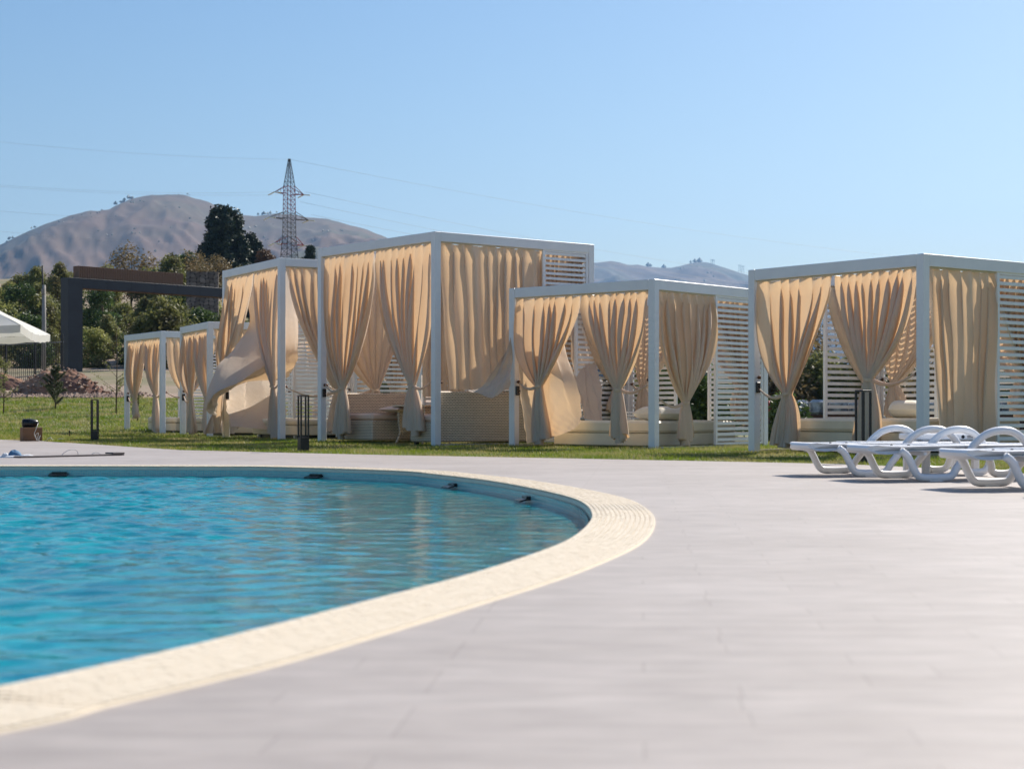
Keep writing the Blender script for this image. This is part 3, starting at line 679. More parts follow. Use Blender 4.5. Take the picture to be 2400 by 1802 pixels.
sheet(None, [[W(1218, 690, 26.75), W(1240, 690, 26.9), W(1266, 692, 27.1), W(1292, 694, 27.3)],
             [W(1216, 800, 26.6), W(1250, 808, 26.45), W(1288, 812, 26.35), W(1324, 815, 26.5)],
             [W(1218, 900, 26.6), W(1262, 905, 26.3), W(1312, 900, 26.0), W(1350, 900, 26.0)],
             [W(1224, 985, 26.7), W(1272, 985, 26.3), W(1328, 970, 25.95), W(1362, 965, 25.9)],
             [W(1236, 1040, 26.75), W(1284, 1027, 26.25), W(1335, 1010, 25.9), W(1365, 990, 25.85)]],
      'sunlit curtain blown inwards and lying against the daybed side', seed=9, amp=.03, np_=4)
sheet(None, [[W(1325, 700, 28.6), W(1345, 705, 28.7), W(1365, 705, 28.8)],
             [W(1340, 800, 28.2), W(1362, 800, 28.3), W(1382, 800, 28.4)],
             [W(1352, 900, 27.6), W(1380, 895, 27.7), W(1402, 900, 27.8)],
             [W(1372, 980, 27.1), W(1395, 986, 27.2), W(1416, 984, 27.3)]],
      'narrow sunlit curtain edge trailing onto the daybed mattress', seed=12, amp=.05, np_=3)
sheet(None, [[W(1190, 830, 26.45), W(1196, 800, 26.5), W(1202, 780, 26.5)],
             [W(1130, 905, 26.0), W(1165, 880, 26.2), W(1200, 850, 26.4)],
             [W(1100, 915, 25.85), W(1150, 915, 25.95), W(1198, 880, 26.2)],
             [W(1122, 922, 25.8), W(1155, 932, 25.85), W(1194, 905, 26.1)]],
      'swag of curtain draped over the top edge of the wicker sofa back', seed=15, amp=.03, np_=2, nrm=(-.6, -.8, 0))

# ------------------------------------------------------------------ beds, pillows, sofas
def pillow(g, x, y, z, L, Wd, Hh, rz, label, m='pillow'):
    P = []
    for j in range(25):
        r = []
        for i in range(33):
            u = i / 32 * 2 - 1; v = j / 24 * 2 - 1
            a = math.copysign(abs(u) ** .8, u); b = math.copysign(abs(v) ** .8, v); t = max(0, (1 - u ** 4) * (1 - v ** 4)) ** .55
            pin = 1 - .10 * (1 - abs(v)) * abs(u) ** 3
            r.append((a * L / 2 * (1 - .06 * (1 - v * v)), b * Wd / 2 * (1 - .10 * (1 - u * u)), Hh * .5 * t))
        P.append(r)
    mb = MB(); mb.grid([[Vector((p[0], p[1], p[2] + Hh * .5)) for p in r] for r in P]); mb.grid([[Vector((p[0], p[1], -p[2] * .95 + Hh * .5)) for p in r][::-1] for r in P])
    o = mb.build('pillow', M[m], None, label=label, cat='pillow'); o.matrix_world = g.matrix @ Matrix.Translation((x, y, z - .01)) @ Matrix.Rotation(rz, 4, 'Z'); return o
def rbox(mb, c, d, b): mb.box(c, d, b=b)
def daybed(k, x0, x1, y0, y1, label, ztop=.42, gap=.08):
    g = GZ[k]; root = empty('daybed', g.matrix @ Vector(((x0 + x1) / 2, (y0 + y1) / 2, 0)), g.root.rotation_euler.z, label=label, cat='daybed', group='cream daybeds inside the gazebos')
    lx, ly = x1 - x0, y1 - y0
    MB().box((0, 0, gap + .10), (lx, ly, .20), b=.015).build('base', M['cream'], root)
    MB().box((0, 0, (gap + .20 + ztop) / 2 + .002), (lx + .02, ly + .02, ztop - gap - .203), b=.035).build('mattress', M['cream'], root)
    pm = MB().box((0, 0, 0), (lx + .03, ly + .03, .010), b=.004).mesh('piping'); link('piping', pm, M['cream'], root, (0, 0, gap + .215))
    MB().box((0, 0, gap / 2), (lx - .16, ly - .16, gap)).build('plinth', M['black'], root)
    for sx in (-1, 1):
        for sy in (-1, 1): MB().box((0, 0, 0), (.05, .05, gap)).build('leg', M['white'], root, (sx * (lx / 2 - .05), sy * (ly / 2 - .25), gap / 2))
daybed('E', .47, 2.65, .30, 2.35, 'cream daybed partly covered by a blown curtain in the low gazebo', gap=.03)
daybed('F', .35, 2.4, .30, 2.60, 'cream daybed in the gazebo behind the white loungers', ztop=.47, gap=.09)
daybed('C', .5, 2.6, .35, 2.9, 'cream daybed in the tall gazebo under the billowing curtain', gap=.10)
daybed('B', .5, 2.4, .35, 2.4, 'cream daybed hidden behind curtains in the second gazebo from the left')
daybed('A', .5, 2.4, .35, 2.4, 'cream daybed in the farthest left gazebo')
pillow(GZ['E'], 1.15, .70, .42, 1.0, .55, .24, R(62), 'large cream lens shaped pillow on the daybed of the low gazebo')
pillow(GZ['F'], 1.75, 1.72, .47, .85, .5, .26, R(40), 'cream pillow on the daybed behind the white loungers')
fold = MB()
for q in range(3): fold.box((0, 0, .025 + q * .05), (.62 - .03 * q, .5 - .02 * q, .019), b=.015)
fo = fold.build('folded_towels', M['whitef'], None, label='stack of folded white blankets on the daybed of the low gazebo', cat='blanket'); fo.matrix_world = GZ['E'].matrix @ Matrix.Translation((1.9, 1.75, .425)) @ Matrix.Rotation(R(35), 4, 'Z')
# L shaped wicker sofa in D
g = GZ['D']; wl, wd = g.wl, g.wd
def sofa(label, x0, x1, y0, y1, back, cush):
    """back: side carrying the backrest: 'y0','x1'"""
    root = empty('wicker_sofa', g.matrix @ Vector(((x0 + x1) / 2, (y0 + y1) / 2, 0)), g.root.rotation_euler.z, label=label, cat='sofa', group='wicker sofas in the tallest gazebo')
    ox, oy = (x0 + x1) / 2, (y0 + y1) / 2; lx, ly = x1 - x0, y1 - y0
    MB().box((0, 0, .225), (lx, ly, .33), b=.02).build('seat_base', M['wicker'], root)
    t = .12
    if back == 'y0': MB().box((0, -ly / 2 - t / 2 + .0, .48), (lx, t, .84), b=.02).build('backrest', M['wicker'], root)
    else: MB().box((lx / 2 + t / 2, 0, .48), (t, ly, .84), b=.02).build('backrest', M['wicker'], root)
    n = cush; 
    for q in range(n):
        if back == 'y0':
            c = -lx / 2 + lx * (q + .5) / n; cm = MB().box((0, 0, 0), (lx / n - .012, ly - .01, .13), b=.035); cm.build('seat_cushion', M['cushion'], root, (c, 0, .457))
            MB().box((0, 0, 0), (lx / n - .03, .15, .34), b=.05).build('back_cushion', M['cushion'], root, (c, -ly / 2 + .085, .70))
        else:
            c = -ly / 2 + ly * (q + .5) / n; MB().box((0, 0, 0), (lx - .01, ly / n - .012, .13), b=.035).build('seat_cushion', M['cushion'], root, (0, c, .457))
            if q != n - 1: MB().box((0, 0, 0), (.15, ly / n - .03, .34), b=.05).build('back_cushion', M['cushion'], root, (lx / 2 - .085, c, .70))
    fm = MB().box((0, 0, .03), (.06, .06, .06)).mesh('foot')
    for sx in (-1, 1):
        for sy in (-1, 1): link('foot', fm, M['black'], root, (sx * (lx / 2 - .08), sy * (ly / 2 - .08), 0))
    return root
sofa('wicker sofa whose woven back fills the right side of the tallest gazebo', .14, 2.25, .22, .92, 'y0', 3)
sofa('wicker sofa across the back of the tallest gazebo facing the pool', 2.3, 3.0, .96, 3.35, 'x1', 3)
# low stool sofa at left
ot = empty('wicker_sofa', g.matrix @ Vector((1.05, 2.75, 0)), g.root.rotation_euler.z, label='low wicker seat with flat cushion beside the left front post of the tallest gazebo', cat='sofa', group='wicker sofas in the tallest gazebo')
MB().box((0, 0, .235), (1.55, .95, .35), b=.02).build('seat_base', M['wicker'], ot)
MB().box((0, .54, .48), (1.55, .12, .84), b=.02).build('backrest', M['wicker'], ot)
MB().box((0, 0, .475), (1.54, .94, .125), b=.035).build('seat_cushion', M['cushion'], ot)
pillow(g, 1.2, 2.2, .54, 1.5, .5, .14, R(10), 'long tufted cushion lying on the low wicker seat', 'cushion')
# wicker table
tb = empty('wicker_table', g.matrix @ Vector((.85, 1.55, 0)), g.root.rotation_euler.z, label='square wicker table with curved legs in front of the sofas', cat='table')
MB().box((0, 0, .665), (.62, 1.0, .03), b=.008).build('table_top', M['wicker'], tb)
for s_ in (-1, 1):
    ap = [(-.26, .645), (.26, .645), (.24, .30), (.17, .16), (.12, .20), (0, .235), (-.12, .20), (-.17, .16), (-.24, .30)]
    MB().prism([(a, b) for a, b in ap][::-1], -.012, .012).build('apron', M['wicker'], tb, (0, s_ * .40, 0))
    for q in (-1, 1):
        MB().tube([(q * .24, 0, .60), (q * .22, 0, .35), (q * .20, 0, .2), (q * .26, 0, .06), (q * .30, 0, .0)], .02, 8).build('leg', M['wicker'], tb, (0, s_ * .40, 0))

# ------------------------------------------------------------------ bollard lamps
def bollard(loc, rz, label, first=[None]):
    if first[0] is None:
        root = empty('bollard_lamp'); H_ = .80; w_ = .13
        MB().box((0, 0, .10), (w_, w_, .20), b=.004).build('base_box', M['black'], root)
        MB().box((0, 0, .004), (.19, .19, .012)).build('foot_plate', M['black'], root)
        MB().box((0, 0, H_ - .012), (w_, w_, .019), b=.003).build('top_frame', M['black'], root)
        MB().box((0, 0, .215), (.05, .05, .025)).build('lamp_head', M['black'], root)
        pm = MB().box((0, 0, 0), (.020, .020, H_ - .225)).mesh('upright')
        for sx in (-1, 1):
            for sy in (-1, 1): link('upright', pm, M['black'], root, (sx * (w_ / 2 - .0105), sy * (w_ / 2 - .0105), (H_ - .024 + .2) / 2))
        first[0] = root
    else: root = copy_tree(first[0])
    root.location = loc; root.rotation_euler.z = rz; tag(root, label, 'lamp', 'black open frame bollard lamps on the lawn edge'); return root
bollard(gp(222, 1035), R(2), 'black bollard lamp alone on the lawn left of the gazebos')
bollard(gp(711, 1058), R(28), 'black bollard lamp before the tall gazebo with the blowing curtain')
bollard(gp(2023, 1085), R(30), 'black bollard lamp standing behind the white sun loungers')

# ------------------------------------------------------------------ loungers
def lounger(loc, rz, label, first=[None]):
    if first[0] is None:
        root = empty('sun_lounger'); L = 1.78; wd_ = .60
        prof = [(0, .262), (.012, .281), (.05, .288), (.16, .280), (.30, .279), (.5, .284), (.8, .288), (L - .05, .288), (L, .275), (L, .235), (.8, .240), (.5, .241), (.33, .240), (.22, .222), (.12, .212), (.05, .217), (.012, .238)]
        mb = MB(); Ws = [(-.0, .90), (.02, .97), (.06, 1.0), (.94, 1.0), (.98, .97), (1, .90)]
        rows = []
        cz = .25
        for (t, s_) in Ws:
            rows.append([Vector((p[0] if s_ == 1 else p[0] + (.02 * (1 - s_) * 10 * (.5 if p[0] < .3 else -.5 if p[0] > 1.5 else 0)), (t - .5) * wd_ * (1 if p[0] > .16 else .60 + .40 * math.sqrt(max(0, 1 - (1 - p[0] / .16) ** 2))), cz + (p[1] - cz) * (s_ if s_ == 1 else s_ - .25 * (1 - s_)))) for p in prof] )
        for r in rows: r.append(r[0])
        mb.grid(rows, False); n = len(prof)
        mb.add(rows[0][:n], [tuple(range(n))]); mb.add(rows[-1][:n], [tuple(range(n))[::-1]])
        deck = mb.build('deck', M['plastic'], root)
        sm = MB().box((0, 0, 0), (.045, .46, .008), b=.003).mesh('slat')
        for q in range(22):
            x = .12 + q * .073; link('slat', sm, M['plastic'], deck, (x, 0, .2862 if x > .45 else .2785))
        path = [(.27, .245), (.33, .20), (.385, .10), (.42, .05), (.48, .032), (.66, .032), (.72, .05), (.77, .12), (.83, .22), (.90, .305), (1.0, .375), (1.12, .402), (1.24, .385), (1.34, .31), (1.40, .20), (1.44, .10), (1.475, .05), (1.52, .032), (1.62, .032), (1.67, .055), (1.70, .12), (1.73, .235)]
        path = [(a - (.06 if a < .8 or a > 1.45 else .03), b) for a, b in path]; pp = crom(path, 90); fm = MB().tube([(p[0], 0, p[1]) for p in pp], .031, 12, sx=.85).mesh('side_frame')
        for sy in (-1, 1): link('side_frame', fm, M['plastic'], root, (0, sy * (wd_ / 2 + .028), 0))
        pm = MB().box((0, 0, .008), (.12, .045, .016), b=.004).mesh('foot_pad')
        for x in (.51, 1.51):
            for sy in (-1, 1): link('foot_pad', pm, M['plastic'], root, (x, sy * (wd_ / 2 + .028), 0))
        cm = MB().box((0, 0, 0), (.03, wd_ - .02, .03), b=.006).mesh('cross_bar')
        for x in (.45, .95, 1.5): link('cross_bar', cm, M['plastic'], root, (x, 0, .218))
        br = MB(); br.bar((.30, -.27, .22), (.30, -.27, .12), .02)
        for q in range(2): MB().box((0, 0, 0), (.018, .006, .012)).build('hinge_pin', M['darkst'], deck, (.20 + q * .16, -.20 + q * .02, .284))
        first[0] = root
    else: root = copy_tree(first[0])
    root.location = loc; root.rotation_euler.z = rz; tag(root, label, 'sun lounger', 'white plastic sun loungers on the deck'); return root
def lpos(px, Y, dy=.33):
    p = at(px, HY, Y); return (p.x, Y + dy, 0)
LR = R(13)
def lpos(px, Y, dx=0): return (at(px, HY, Y).x + dx, Y, 0)
for px, Y, lb in ((1872, 14.42, 'rearmost white plastic sun lounger, leftmost of the row on the deck'),
                  (2008, 13.40, 'white plastic sun lounger second from the left in the row'),
                  (2232, 11.85, 'nearest white plastic sun lounger cut by the right edge of the picture'),
                  (2480, 10.70, 'white plastic sun lounger just outside the right picture edge')):
    lo = lounger(lpos(px, Y), LR, lb); lo.scale = (1.0, 1.1, 1.02)
tbp = at(2205, HY, 15.0); tb2 = empty('side_table', (tbp.x, 15.0, 0), R(12), label='low white plastic side table behind the sun loungers', cat='table')
MB().box((0, 0, .335), (.60, .5, .055), b=.012).build('table_top', M['plastic'], tb2)
lm_ = MB().box((0, 0, 0), (.07, .05, .305), b=.01).mesh('leg')
for sx in (-1, 1):
    for sy in (-1, 1): link('leg', lm_, M['plastic'], tb2, (sx * .24, sy * .19, .1535))
MB().tube([(0, -.2505, .335), (0, -.2535, .335)], .016, 16).build('round_logo', M['blackp'], tb2, (.09, 0, 0))
for q in range(2): MB().box((0, 0, 0), (.055, .003, .007)).build('printed_line', M['darkst'], tb2, (.16, -.252, .342 - .014 * q))

# ------------------------------------------------------------------ things on the deck at left
p = gp(73, 1033.5); bx_ = empty('cardboard_box', (p.x, p.y, 0), R(28), label='brown cardboard box at the lawn edge under the black speaker', cat='box')
MB().box((0, 0, .13), (.36, .30, .258), b=.004).build('carton', M['card'], bx_)
MB().box((0, 0, .2605), (.355, .06, .002)).build('tape', M['tubing'], bx_)
sp = empty('speaker', (p.x - .01, p.y, .261), R(24), label='black oval speaker lying on the cardboard box', cat='speaker')
mb = MB(); mb.tube([(-.15, 0, .08), (-.14, 0, .08), (.0, 0, .082), (.11, 0, .075), (.148, 0, .07), (.152, 0, .07)], [.06, .086, .086, .070, .035, .01], 20, sx=1.0); mb.build('housing', M['blackp'], sp)
MB().tube([(-.152, 0, .08), (-.155, 0, .08)], .070, 20).build('grille', M['black'], sp)
MB().box((.0, 0, .006), (.10, .09, .012), b=.002).build('bracket', M['black'], sp)
pts = [Vector((.14, -.02, .34)), Vector((.16, -.14, .30)), Vector((.14, -.20, .2)), Vector((.12, -.20, .14)), Vector((.17, -.22, .04)), Vector((.20, -.21, .15)), Vector((.15, -.22, .12)), Vector((.18, -.23, .02)), Vector((.24, -.22, .11)), Vector((.22, -.24, .01)), Vector((.34, -.24, .006)), Vector((.42, -.2, .07)), Vector((.5, -.22, .006)), Vector((.62, -.2, .05)), Vector((.74, -.2, .006)), Vector((.9, -.15, .03)), Vector((1.05, -.1, .006))]
MB().tube(crom(pts, 120), .006, 6).build('loose_cable', M['cable'], None, (p.x, p.y, 0), label='white cable trailing in loops from the speaker to the grass', cat='cable')
q = gp(163, 1026); sk = MB(); sk.tube([(0, 0, 0), (0, 0, .11), (0, 0, .112), (0, 0, .16)], [.010, .010, .018, .018], 8)
sk.build('spike_light', M['black'], None, (q.x, q.y, 0), label='thin black garden spike light standing in the lawn', cat='lamp')
p0 = gp(40, 1073); p1 = gp(283, 1067); d = (p1 - p0); L = d.length
pk = empty('mop_board', (p0 + p1) / 2, math.atan2(d.y, d.x), label='long grey board with a wire loop lying on the deck', cat='board')
MB().box((0, 0, .012), (L, .16, .019), b=.003).build('board', M['plank'], pk)
MB().box((L / 2 - .09, 0, .032), (.18, .17, .018), b=.003).build('end_cap', M['plank'], pk)
MB().tube(crom([(-.02 + t, -.05, zz) for t, zz in ((-.14, .025), (-.10, .055), (-.03, .085), (.05, .085), (.09, .06), (.10, .02))], 24), .0035, 6).build('wire_loop', M['wire'], pk)
MB().tube(crom([(.38 + t, 0, zz) for t, zz in ((-.06, .025), (-.02, .04), (.03, .04), (.07, .025))], 14), .004, 6).build('wire_loop', M['wire'], pk)
p = gp(27, 1072); tw = empty('cap', (p.x, p.y + .02, 0), R(10), label='crumpled blue and white cap lying beside the grey board', cat='cap')
def lump(rx, ry, rz_, seed, n=16, mm=10):
    w_ = wob(seed); P = []
    for j in range(mm + 1):
        t = j / mm * math.pi / 2; P.append([Vector((rx * math.cos(t) * math.cos(a) * (1 + .15 * w_(a, t)), ry * math.cos(t) * math.sin(a) * (1 + .15 * w_(a + 2, t)), rz_ * math.sin(t) * (1 + .15 * w_(a * 1.0, 3 * t)))) for a in [2 * math.pi * i / n for i in range(n)] + [0]])
    mb = MB(); mb.grid(P); return mb
lump(.085, .08, .085, 3).build('crown', M['bluef'], tw, (.03, 0, .004)); lump(.16, .11, .028, 5).build('brim', M['whitef'], tw, (0, -.02, .001)); lump(.05, .04, .05, 8).build('fold', M['whitef'], tw, (-.07, -.05, .006)); lump(.10, .05, .035, 9).build('strap', M['whitef'], tw, (.18, 0, .001))

# ------------------------------------------------------------------ parasol at the left edge
cx_ = at(-160, HY, 34); pr = empty('parasol', (cx_.x, 34, 0), R(8), label='white square parasol reaching in from the left edge', cat='parasol')
hs = 2.10; ez = 2.27; pz = 3.55
MB().tube([(0, 0, 0), (0, 0, pz + .05)], .03, 10).build('pole', M['white'], pr); MB().box((0, 0, .05), (.6, .6, .1), b=.02).build('base', M['concrete'], pr)
crn = [(-1, -1), (1, -1), (1, 1), (-1, 1)]
mb = MB()
for q in range(4):
    a = Vector((crn[q][0] * hs, crn[q][1] * hs, ez)); b = Vector((crn[(q + 1) % 4][0] * hs, crn[(q + 1) % 4][1] * hs, ez)); top = Vector((0, 0, pz)); P = []
    for j in range(13):
        t = j / 12; P.append([a.lerp(b, i / 16).lerp(top, t) + Vector((0, 0, -.10 * math.sin(math.pi * i / 16) * (1 - t) * 1.0 - .10 * math.sin(math.pi * t) + .012 * math.sin(i * 2.3 + j))) for i in range(17)])
    mb.grid(P)
mb.build('canopy', M['canvas'], pr)
mb = MB()
for q in range(4):
    a = Vector((crn[q][0] * hs, crn[q][1] * hs, ez)); b = Vector((crn[(q + 1) % 4][0] * hs, crn[(q + 1) % 4][1] * hs, ez)); o_ = (a + b).normalized() * .02; o_.z = 0
    mb.grid([[a.lerp(b, i / 24) + Vector((0, 0, -.10 * math.sin(math.pi * i / 24) - hh * .75 * (1 + .06 * math.sin(i * 1.7)))) - o_ * hh * 4 + o_ * .3 * math.sin(i * 2) * hh * 5 for i in range(25)] for hh in (0, .08, .20)])
mb.build('valance', M['canvas'], pr)
for q in range(4): MB().tube([(0, 0, pz - .22), (crn[q][0] * hs * .97, crn[q][1] * hs * .97, ez - .02)], .012, 6).build('rib', M['white'], pr)

# ------------------------------------------------------------------ entrance portal and stone pillar
def portal():
    Yg = 82.0; zb_ = 2.3; c0 = at(168, 876, Yg); root = empty('entrance_portal', (c0.x, Yg, zb_), R(48), label='dark grey entrance portal frame with a brown slatted panel on top', cat='portal')
    s = Yg / FPX; topz = CH + (HY - 652) * s - zb_; L = 11.0; bh = .50; cw = .82; cdp = .70
    MB().box((0, 0, topz / 2 - .002), (cw, cdp, topz), b=.01).build('column', M['charcoal'], root)
    MB().box((L / 2 + cw / 2, 0, topz - bh / 2), (L, cdp - .01, bh - .004), b=.01).build('beam', M['charcoal'], root)
    MB().box((L + cw, 0, topz / 2 - bh / 2), (cw, cdp - .02, topz - bh)).build('column', M['charcoal'], root)
    MB().box((L / 2 + cw / 2, 0, topz - bh - .008), (L - .1, cdp - .15, .014)).build('soffit', M['brownpanel'], root)
    jm = MB().box((0, 0, 0), (cw + .004, cdp + .004, .012)).mesh('panel_joint')
    for q in range(1, 6): link('panel_joint', jm, M['black'], root, (0, 0, q * topz / 6))
    jm = MB().box((0, 0, 0), (.012, cdp, bh)).mesh('panel_joint')
    for q in range(1, 6): link('panel_joint', jm, M['black'], root, (cw / 2 + q * 1.45, 0, topz - bh / 2 - .001))
    pl = 6.4; ph = .62; sg = MB().box((pl / 2 + .25, .0, topz + ph / 2), (pl - .06, .46, ph - .02)).build('slatted_panel', M['brownpanel'], root)
    sm = MB().box((0, 0, 0), (.07, .50, ph), b=.004).mesh('slat')
    for q in range(62): link('slat', sm, M['brownpanel'], sg, (.29 + q * pl / 62, 0, topz + ph / 2 + .002))
portal()
Yp = 97; c0 = at(474, HY, Yp); pw = 60 * Yp / FPX + .35; zt_ = CH + (HY - 637) * Yp / FPX; zb_ = 3.4
sp_ = empty('stone_pillar', (c0.x, Yp, zb_), R(8), label='broad pillar of irregular grey brown stones beside the portal', cat='pillar')
Hp = zt_ - zb_; MB().box((0, .4, Hp / 2), (pw, .8, Hp)).build('core', M['mortar'], sp_)
rnd = random.Random(8); nx, nz = 7, 24; J = {}
for i in range(nx + 1):
    for j in range(nz + 1):
        J[i, j] = (-pw / 2 + pw * i / nx + (rnd.uniform(-.09, .09) if 0 < i < nx else 0) , Hp * j / nz + (rnd.uniform(-.09, .09) if 0 < j < nz else 0) + (.13 if i % 2 and 0 < j < nz else 0))
for i in range(nx):
    for j in range(nz):
        q = [J[i, j], J[i + 1, j], J[i + 1, j + 1], J[i, j + 1]]; cx, cz = sum(a[0] for a in q) / 4, sum(a[1] for a in q) / 4
        oc = []
        for a in range(4):
            u, v = q[a], q[(a + 1) % 4]
            for t in (.18, .82): oc.append(((u[0] * (1 - t) + v[0] * t - cx) * .93, (u[1] * (1 - t) + v[1] * t - cz) * .93))
        dp = rnd.uniform(.04, .10); MB().prism(oc[::-1], -dp, 0.0).build('stone', M['stone'], sp_, (cx, .002, cz))

# picket fence, left
fa = at(-60, HY, 66); fb = at(150, HY, 74)
fz = lambda x, y: float(th(x, y)) - .05
fn = empty('picket_fence', (fa.x, fa.y, 0), 0, label='black metal picket fence running behind the parasol', cat='fence')
dv = fb - fa; nP = 46; pm = MB().box((0, 0, .95), (.022, .022, 1.9)).mesh('picket'); pos_ = MB().box((0, 0, 1.0), (.07, .07, 2.0)).mesh('post')
for q in range(nP + 1):
    t = q / nP; x, y = dv.x * t, dv.y * t; z = fz(fa.x + x, fa.y + y)
    link('post' if q % 15 == 0 else 'picket', pos_ if q % 15 == 0 else pm, M['black'], fn, (x, y, z))
for hh in (.25, 1.65):
    MB().bar((0, 0, fz(fa.x, fa.y) + hh), (dv.x, dv.y, fz(fb.x, fb.y) + hh), .03, .04).build('rail', M['black'], fn)

# concrete utility pole
up = at(103, HY, 75); uz = float(th(up.x, 75)) - .2; hp = CH + (HY - 622) * 75 / FPX - uz
u_ = empty('utility_pole', (up.x, 75, uz), 0, label='slim concrete utility pole above the trees behind the parasol', cat='pole')
MB().tube([(0, 0, 0), (0, 0, hp - .9)], [.12, .085], 8).build('shaft', M['concrete'], u_)
MB().tube([(-.06, 0, hp - 1.8), (-.06, 0, hp)], .04, 8).build('mast', M['darkst'], u_)
for z in (hp - 1.2, hp - 5.3): MB().box((0, -.1, z), (.16, .12, .22)).build('junction_box', M['concrete'], u_)

# ------------------------------------------------------------------ soil heap
def heap(px0, px1, Y, topy, m, seed, label, hh):
    x0, x1 = at(px0, 0, Y).x, at(px1, 0, Y).x; cx = (x0 + x1) / 2; rx = (x1 - x0) / 2; ry = rx * .55; zg = float(th(cx, Y)); n = 96
    X, Yy = np.meshgrid(np.linspace(-1, 1, n), np.linspace(-1, 1, n)); r_ = np.sqrt(X ** 2 + Yy ** 2)
    Z = np.clip(1 - r_ ** 1.6, 0, 1) * (hh * (1 + .25 * fbm(X, Yy, seed, 3, .5))) + fbm(X, Yy, seed + 1, 6, 1.2) * .11 * (r_ < 1) * np.clip((1 - r_) * 5, 0, 1)
    V = np.stack([X * rx, Yy * ry, Z - .06], -1).reshape(-1, 3); I, J_ = np.meshgrid(np.arange(n - 1), np.arange(n - 1)); a = (J_ * n + I).ravel()
    V[:, 2] += th(V[:, 0] + cx, V[:, 1] + Y) - zg
    return link('soil_heap', npmesh('soil_heap', V, np.stack([a, a + 1, a + n + 1, a + n], -1)), m, None, (cx, Y, zg), label=label, cat='soil heap'), (cx, Y, rx, ry)
h1, H1 = heap(20, 255, 60.5, 860, M['soil'], 3, 'heap of reddish brown excavated soil and rubble beyond the lawn', 1.05)
h2, H2 = heap(-80, 90, 64, 880, M['soil'], 8, 'lower soil heap at the left edge behind the lawn', .6)
V = []; F = []; r = np.random.default_rng(5)
for q in range(1500):
    x = at(r.uniform(-60, 300), 0, 58).x + r.normal(0, .4); y = 57.6 + abs(r.normal(0, 1.6)); s_ = r.uniform(.03, .10) * (1.5 if r.random() < .08 else 1)
    dz = 0
    dxh, dyh = (x - H1[0]) / H1[2], (y - H1[1]) / H1[3]; rr_ = math.hypot(dxh, dyh)
    if rr_ < 1: dz = max(0, (1 - rr_ ** 1.6)) * 1.0
    c = np.array([x, y, float(th(x, y)) + s_ * .3 + dz]); n0 = len(V)
    oc = np.array([(1, 0, 0), (-1, 0, 0), (0, 1, 0), (0, -1, 0), (0, 0, .7), (0, 0, -.7)], float); V += list(c + oc * s_ * r.uniform(.6, 1.2, (6, 1)))
    F += [(n0 + a, n0 + b, n0 + c_) for a, b, c_ in ((0, 2, 4), (2, 1, 4), (1, 3, 4), (3, 0, 4), (2, 0, 5), (1, 2, 5), (3, 1, 5), (0, 3, 5))]
link('rubble', npmesh('rubble', V, F), M['rock'], kind='stuff', label='pale broken stones scattered around the soil heap')

# ------------------------------------------------------------------ vegetation
def leafcloud(n, blobs, size, seed, elong=1.6, shell=.55, droop=0):
    r = np.random.default_rng(seed); B = np.array(blobs, float); vol = (B[:, 3] * B[:, 4] * B[:, 5]) ** .75; idx = r.choice(len(B), n, p=vol / vol.sum())
    d = r.normal(size=(n, 3)); d /= np.linalg.norm(d, axis=1)[:, None]; rad = shell + (1 - shell) * r.random(n) ** .6; rad *= 1 + .12 * r.normal(size=n)
    c = B[idx, :3] + d * rad[:, None] * B[idx, 3:6]
    a = r.normal(size=(n, 3)); a[:, 2] = a[:, 2] * .6 - droop; a /= np.linalg.norm(a, axis=1)[:, None]
    nr = d + .8 * r.normal(size=(n, 3)); b = np.cross(a, nr); b /= np.linalg.norm(b, axis=1)[:, None] + 1e-9
    s_ = size * r.uniform(.6, 1.4, (n, 1)); a = a * s_ * elong; b = b * s_
    V = np.stack([c - a, c + b * .9, c + a, c - b * .9], 1).reshape(-1, 3); F = np.arange(4 * n).reshape(n, 4)
    return V, F
def blobset(seed, W_, Hh, n, base=.15, kind='round'):
    r = random.Random(seed); B = []
    for q in range(n):
        t = r.random(); z = Hh * (base + (1 - base) * t)
        if kind == 'round': prof = math.sin(math.pi * min(1, .12 + .85 * t)) ** .6
        elif kind == 'cone': prof = (1 - t) ** .8 + .08
        else: prof = min(1, t * 3.5 + .35) * (1 - t ** 3) ** .5 + .12
        a = r.uniform(0, 6.28); rr = W_ / 2 * prof * r.uniform(.25, .85); s_ = W_ * r.uniform(.12, .22)
        B.append((rr * math.cos(a), rr * math.sin(a), z, s_, s_, s_ * r.uniform(.8, 1.3)))
    return B
PROTO = {}
def make_proto(key, Hh, W_, nb, nl, size, leafm, seed, kind='round', trunkr=.12, base=.15, shell=.55, droop=0, limbs=6, elong=1.6):
    B = blobset(seed, W_, Hh, nb, base, kind); V, F = leafcloud(nl, B, size, seed, elong, shell, droop)
    cr = npmesh('crown', V, F); cr.materials.append(M[leafm]); r = random.Random(seed + 5); mb = MB()
    mb.tube([(0, 0, -.3), (.05 * W_ * .2, 0, Hh * .3), (.02, .05, Hh * .6), (0, 0, Hh * .88)], [trunkr, trunkr * .75, trunkr * .45, trunkr * .12], 8)
    for q in range(limbs):
        b = B[r.randrange(len(B))]; z0 = min(b[2] * .7, Hh * .5); mb.tube([(0, 0, z0), (b[0] * .5, b[1] * .5, (z0 + b[2]) / 2 + .05), (b[0], b[1], b[2])], [trunkr * .45, trunkr * .3, trunkr * .1], 6)
    tr = mb.mesh('trunk'); tr.materials.append(M['bark']); PROTO[key] = (tr, cr, Hh)
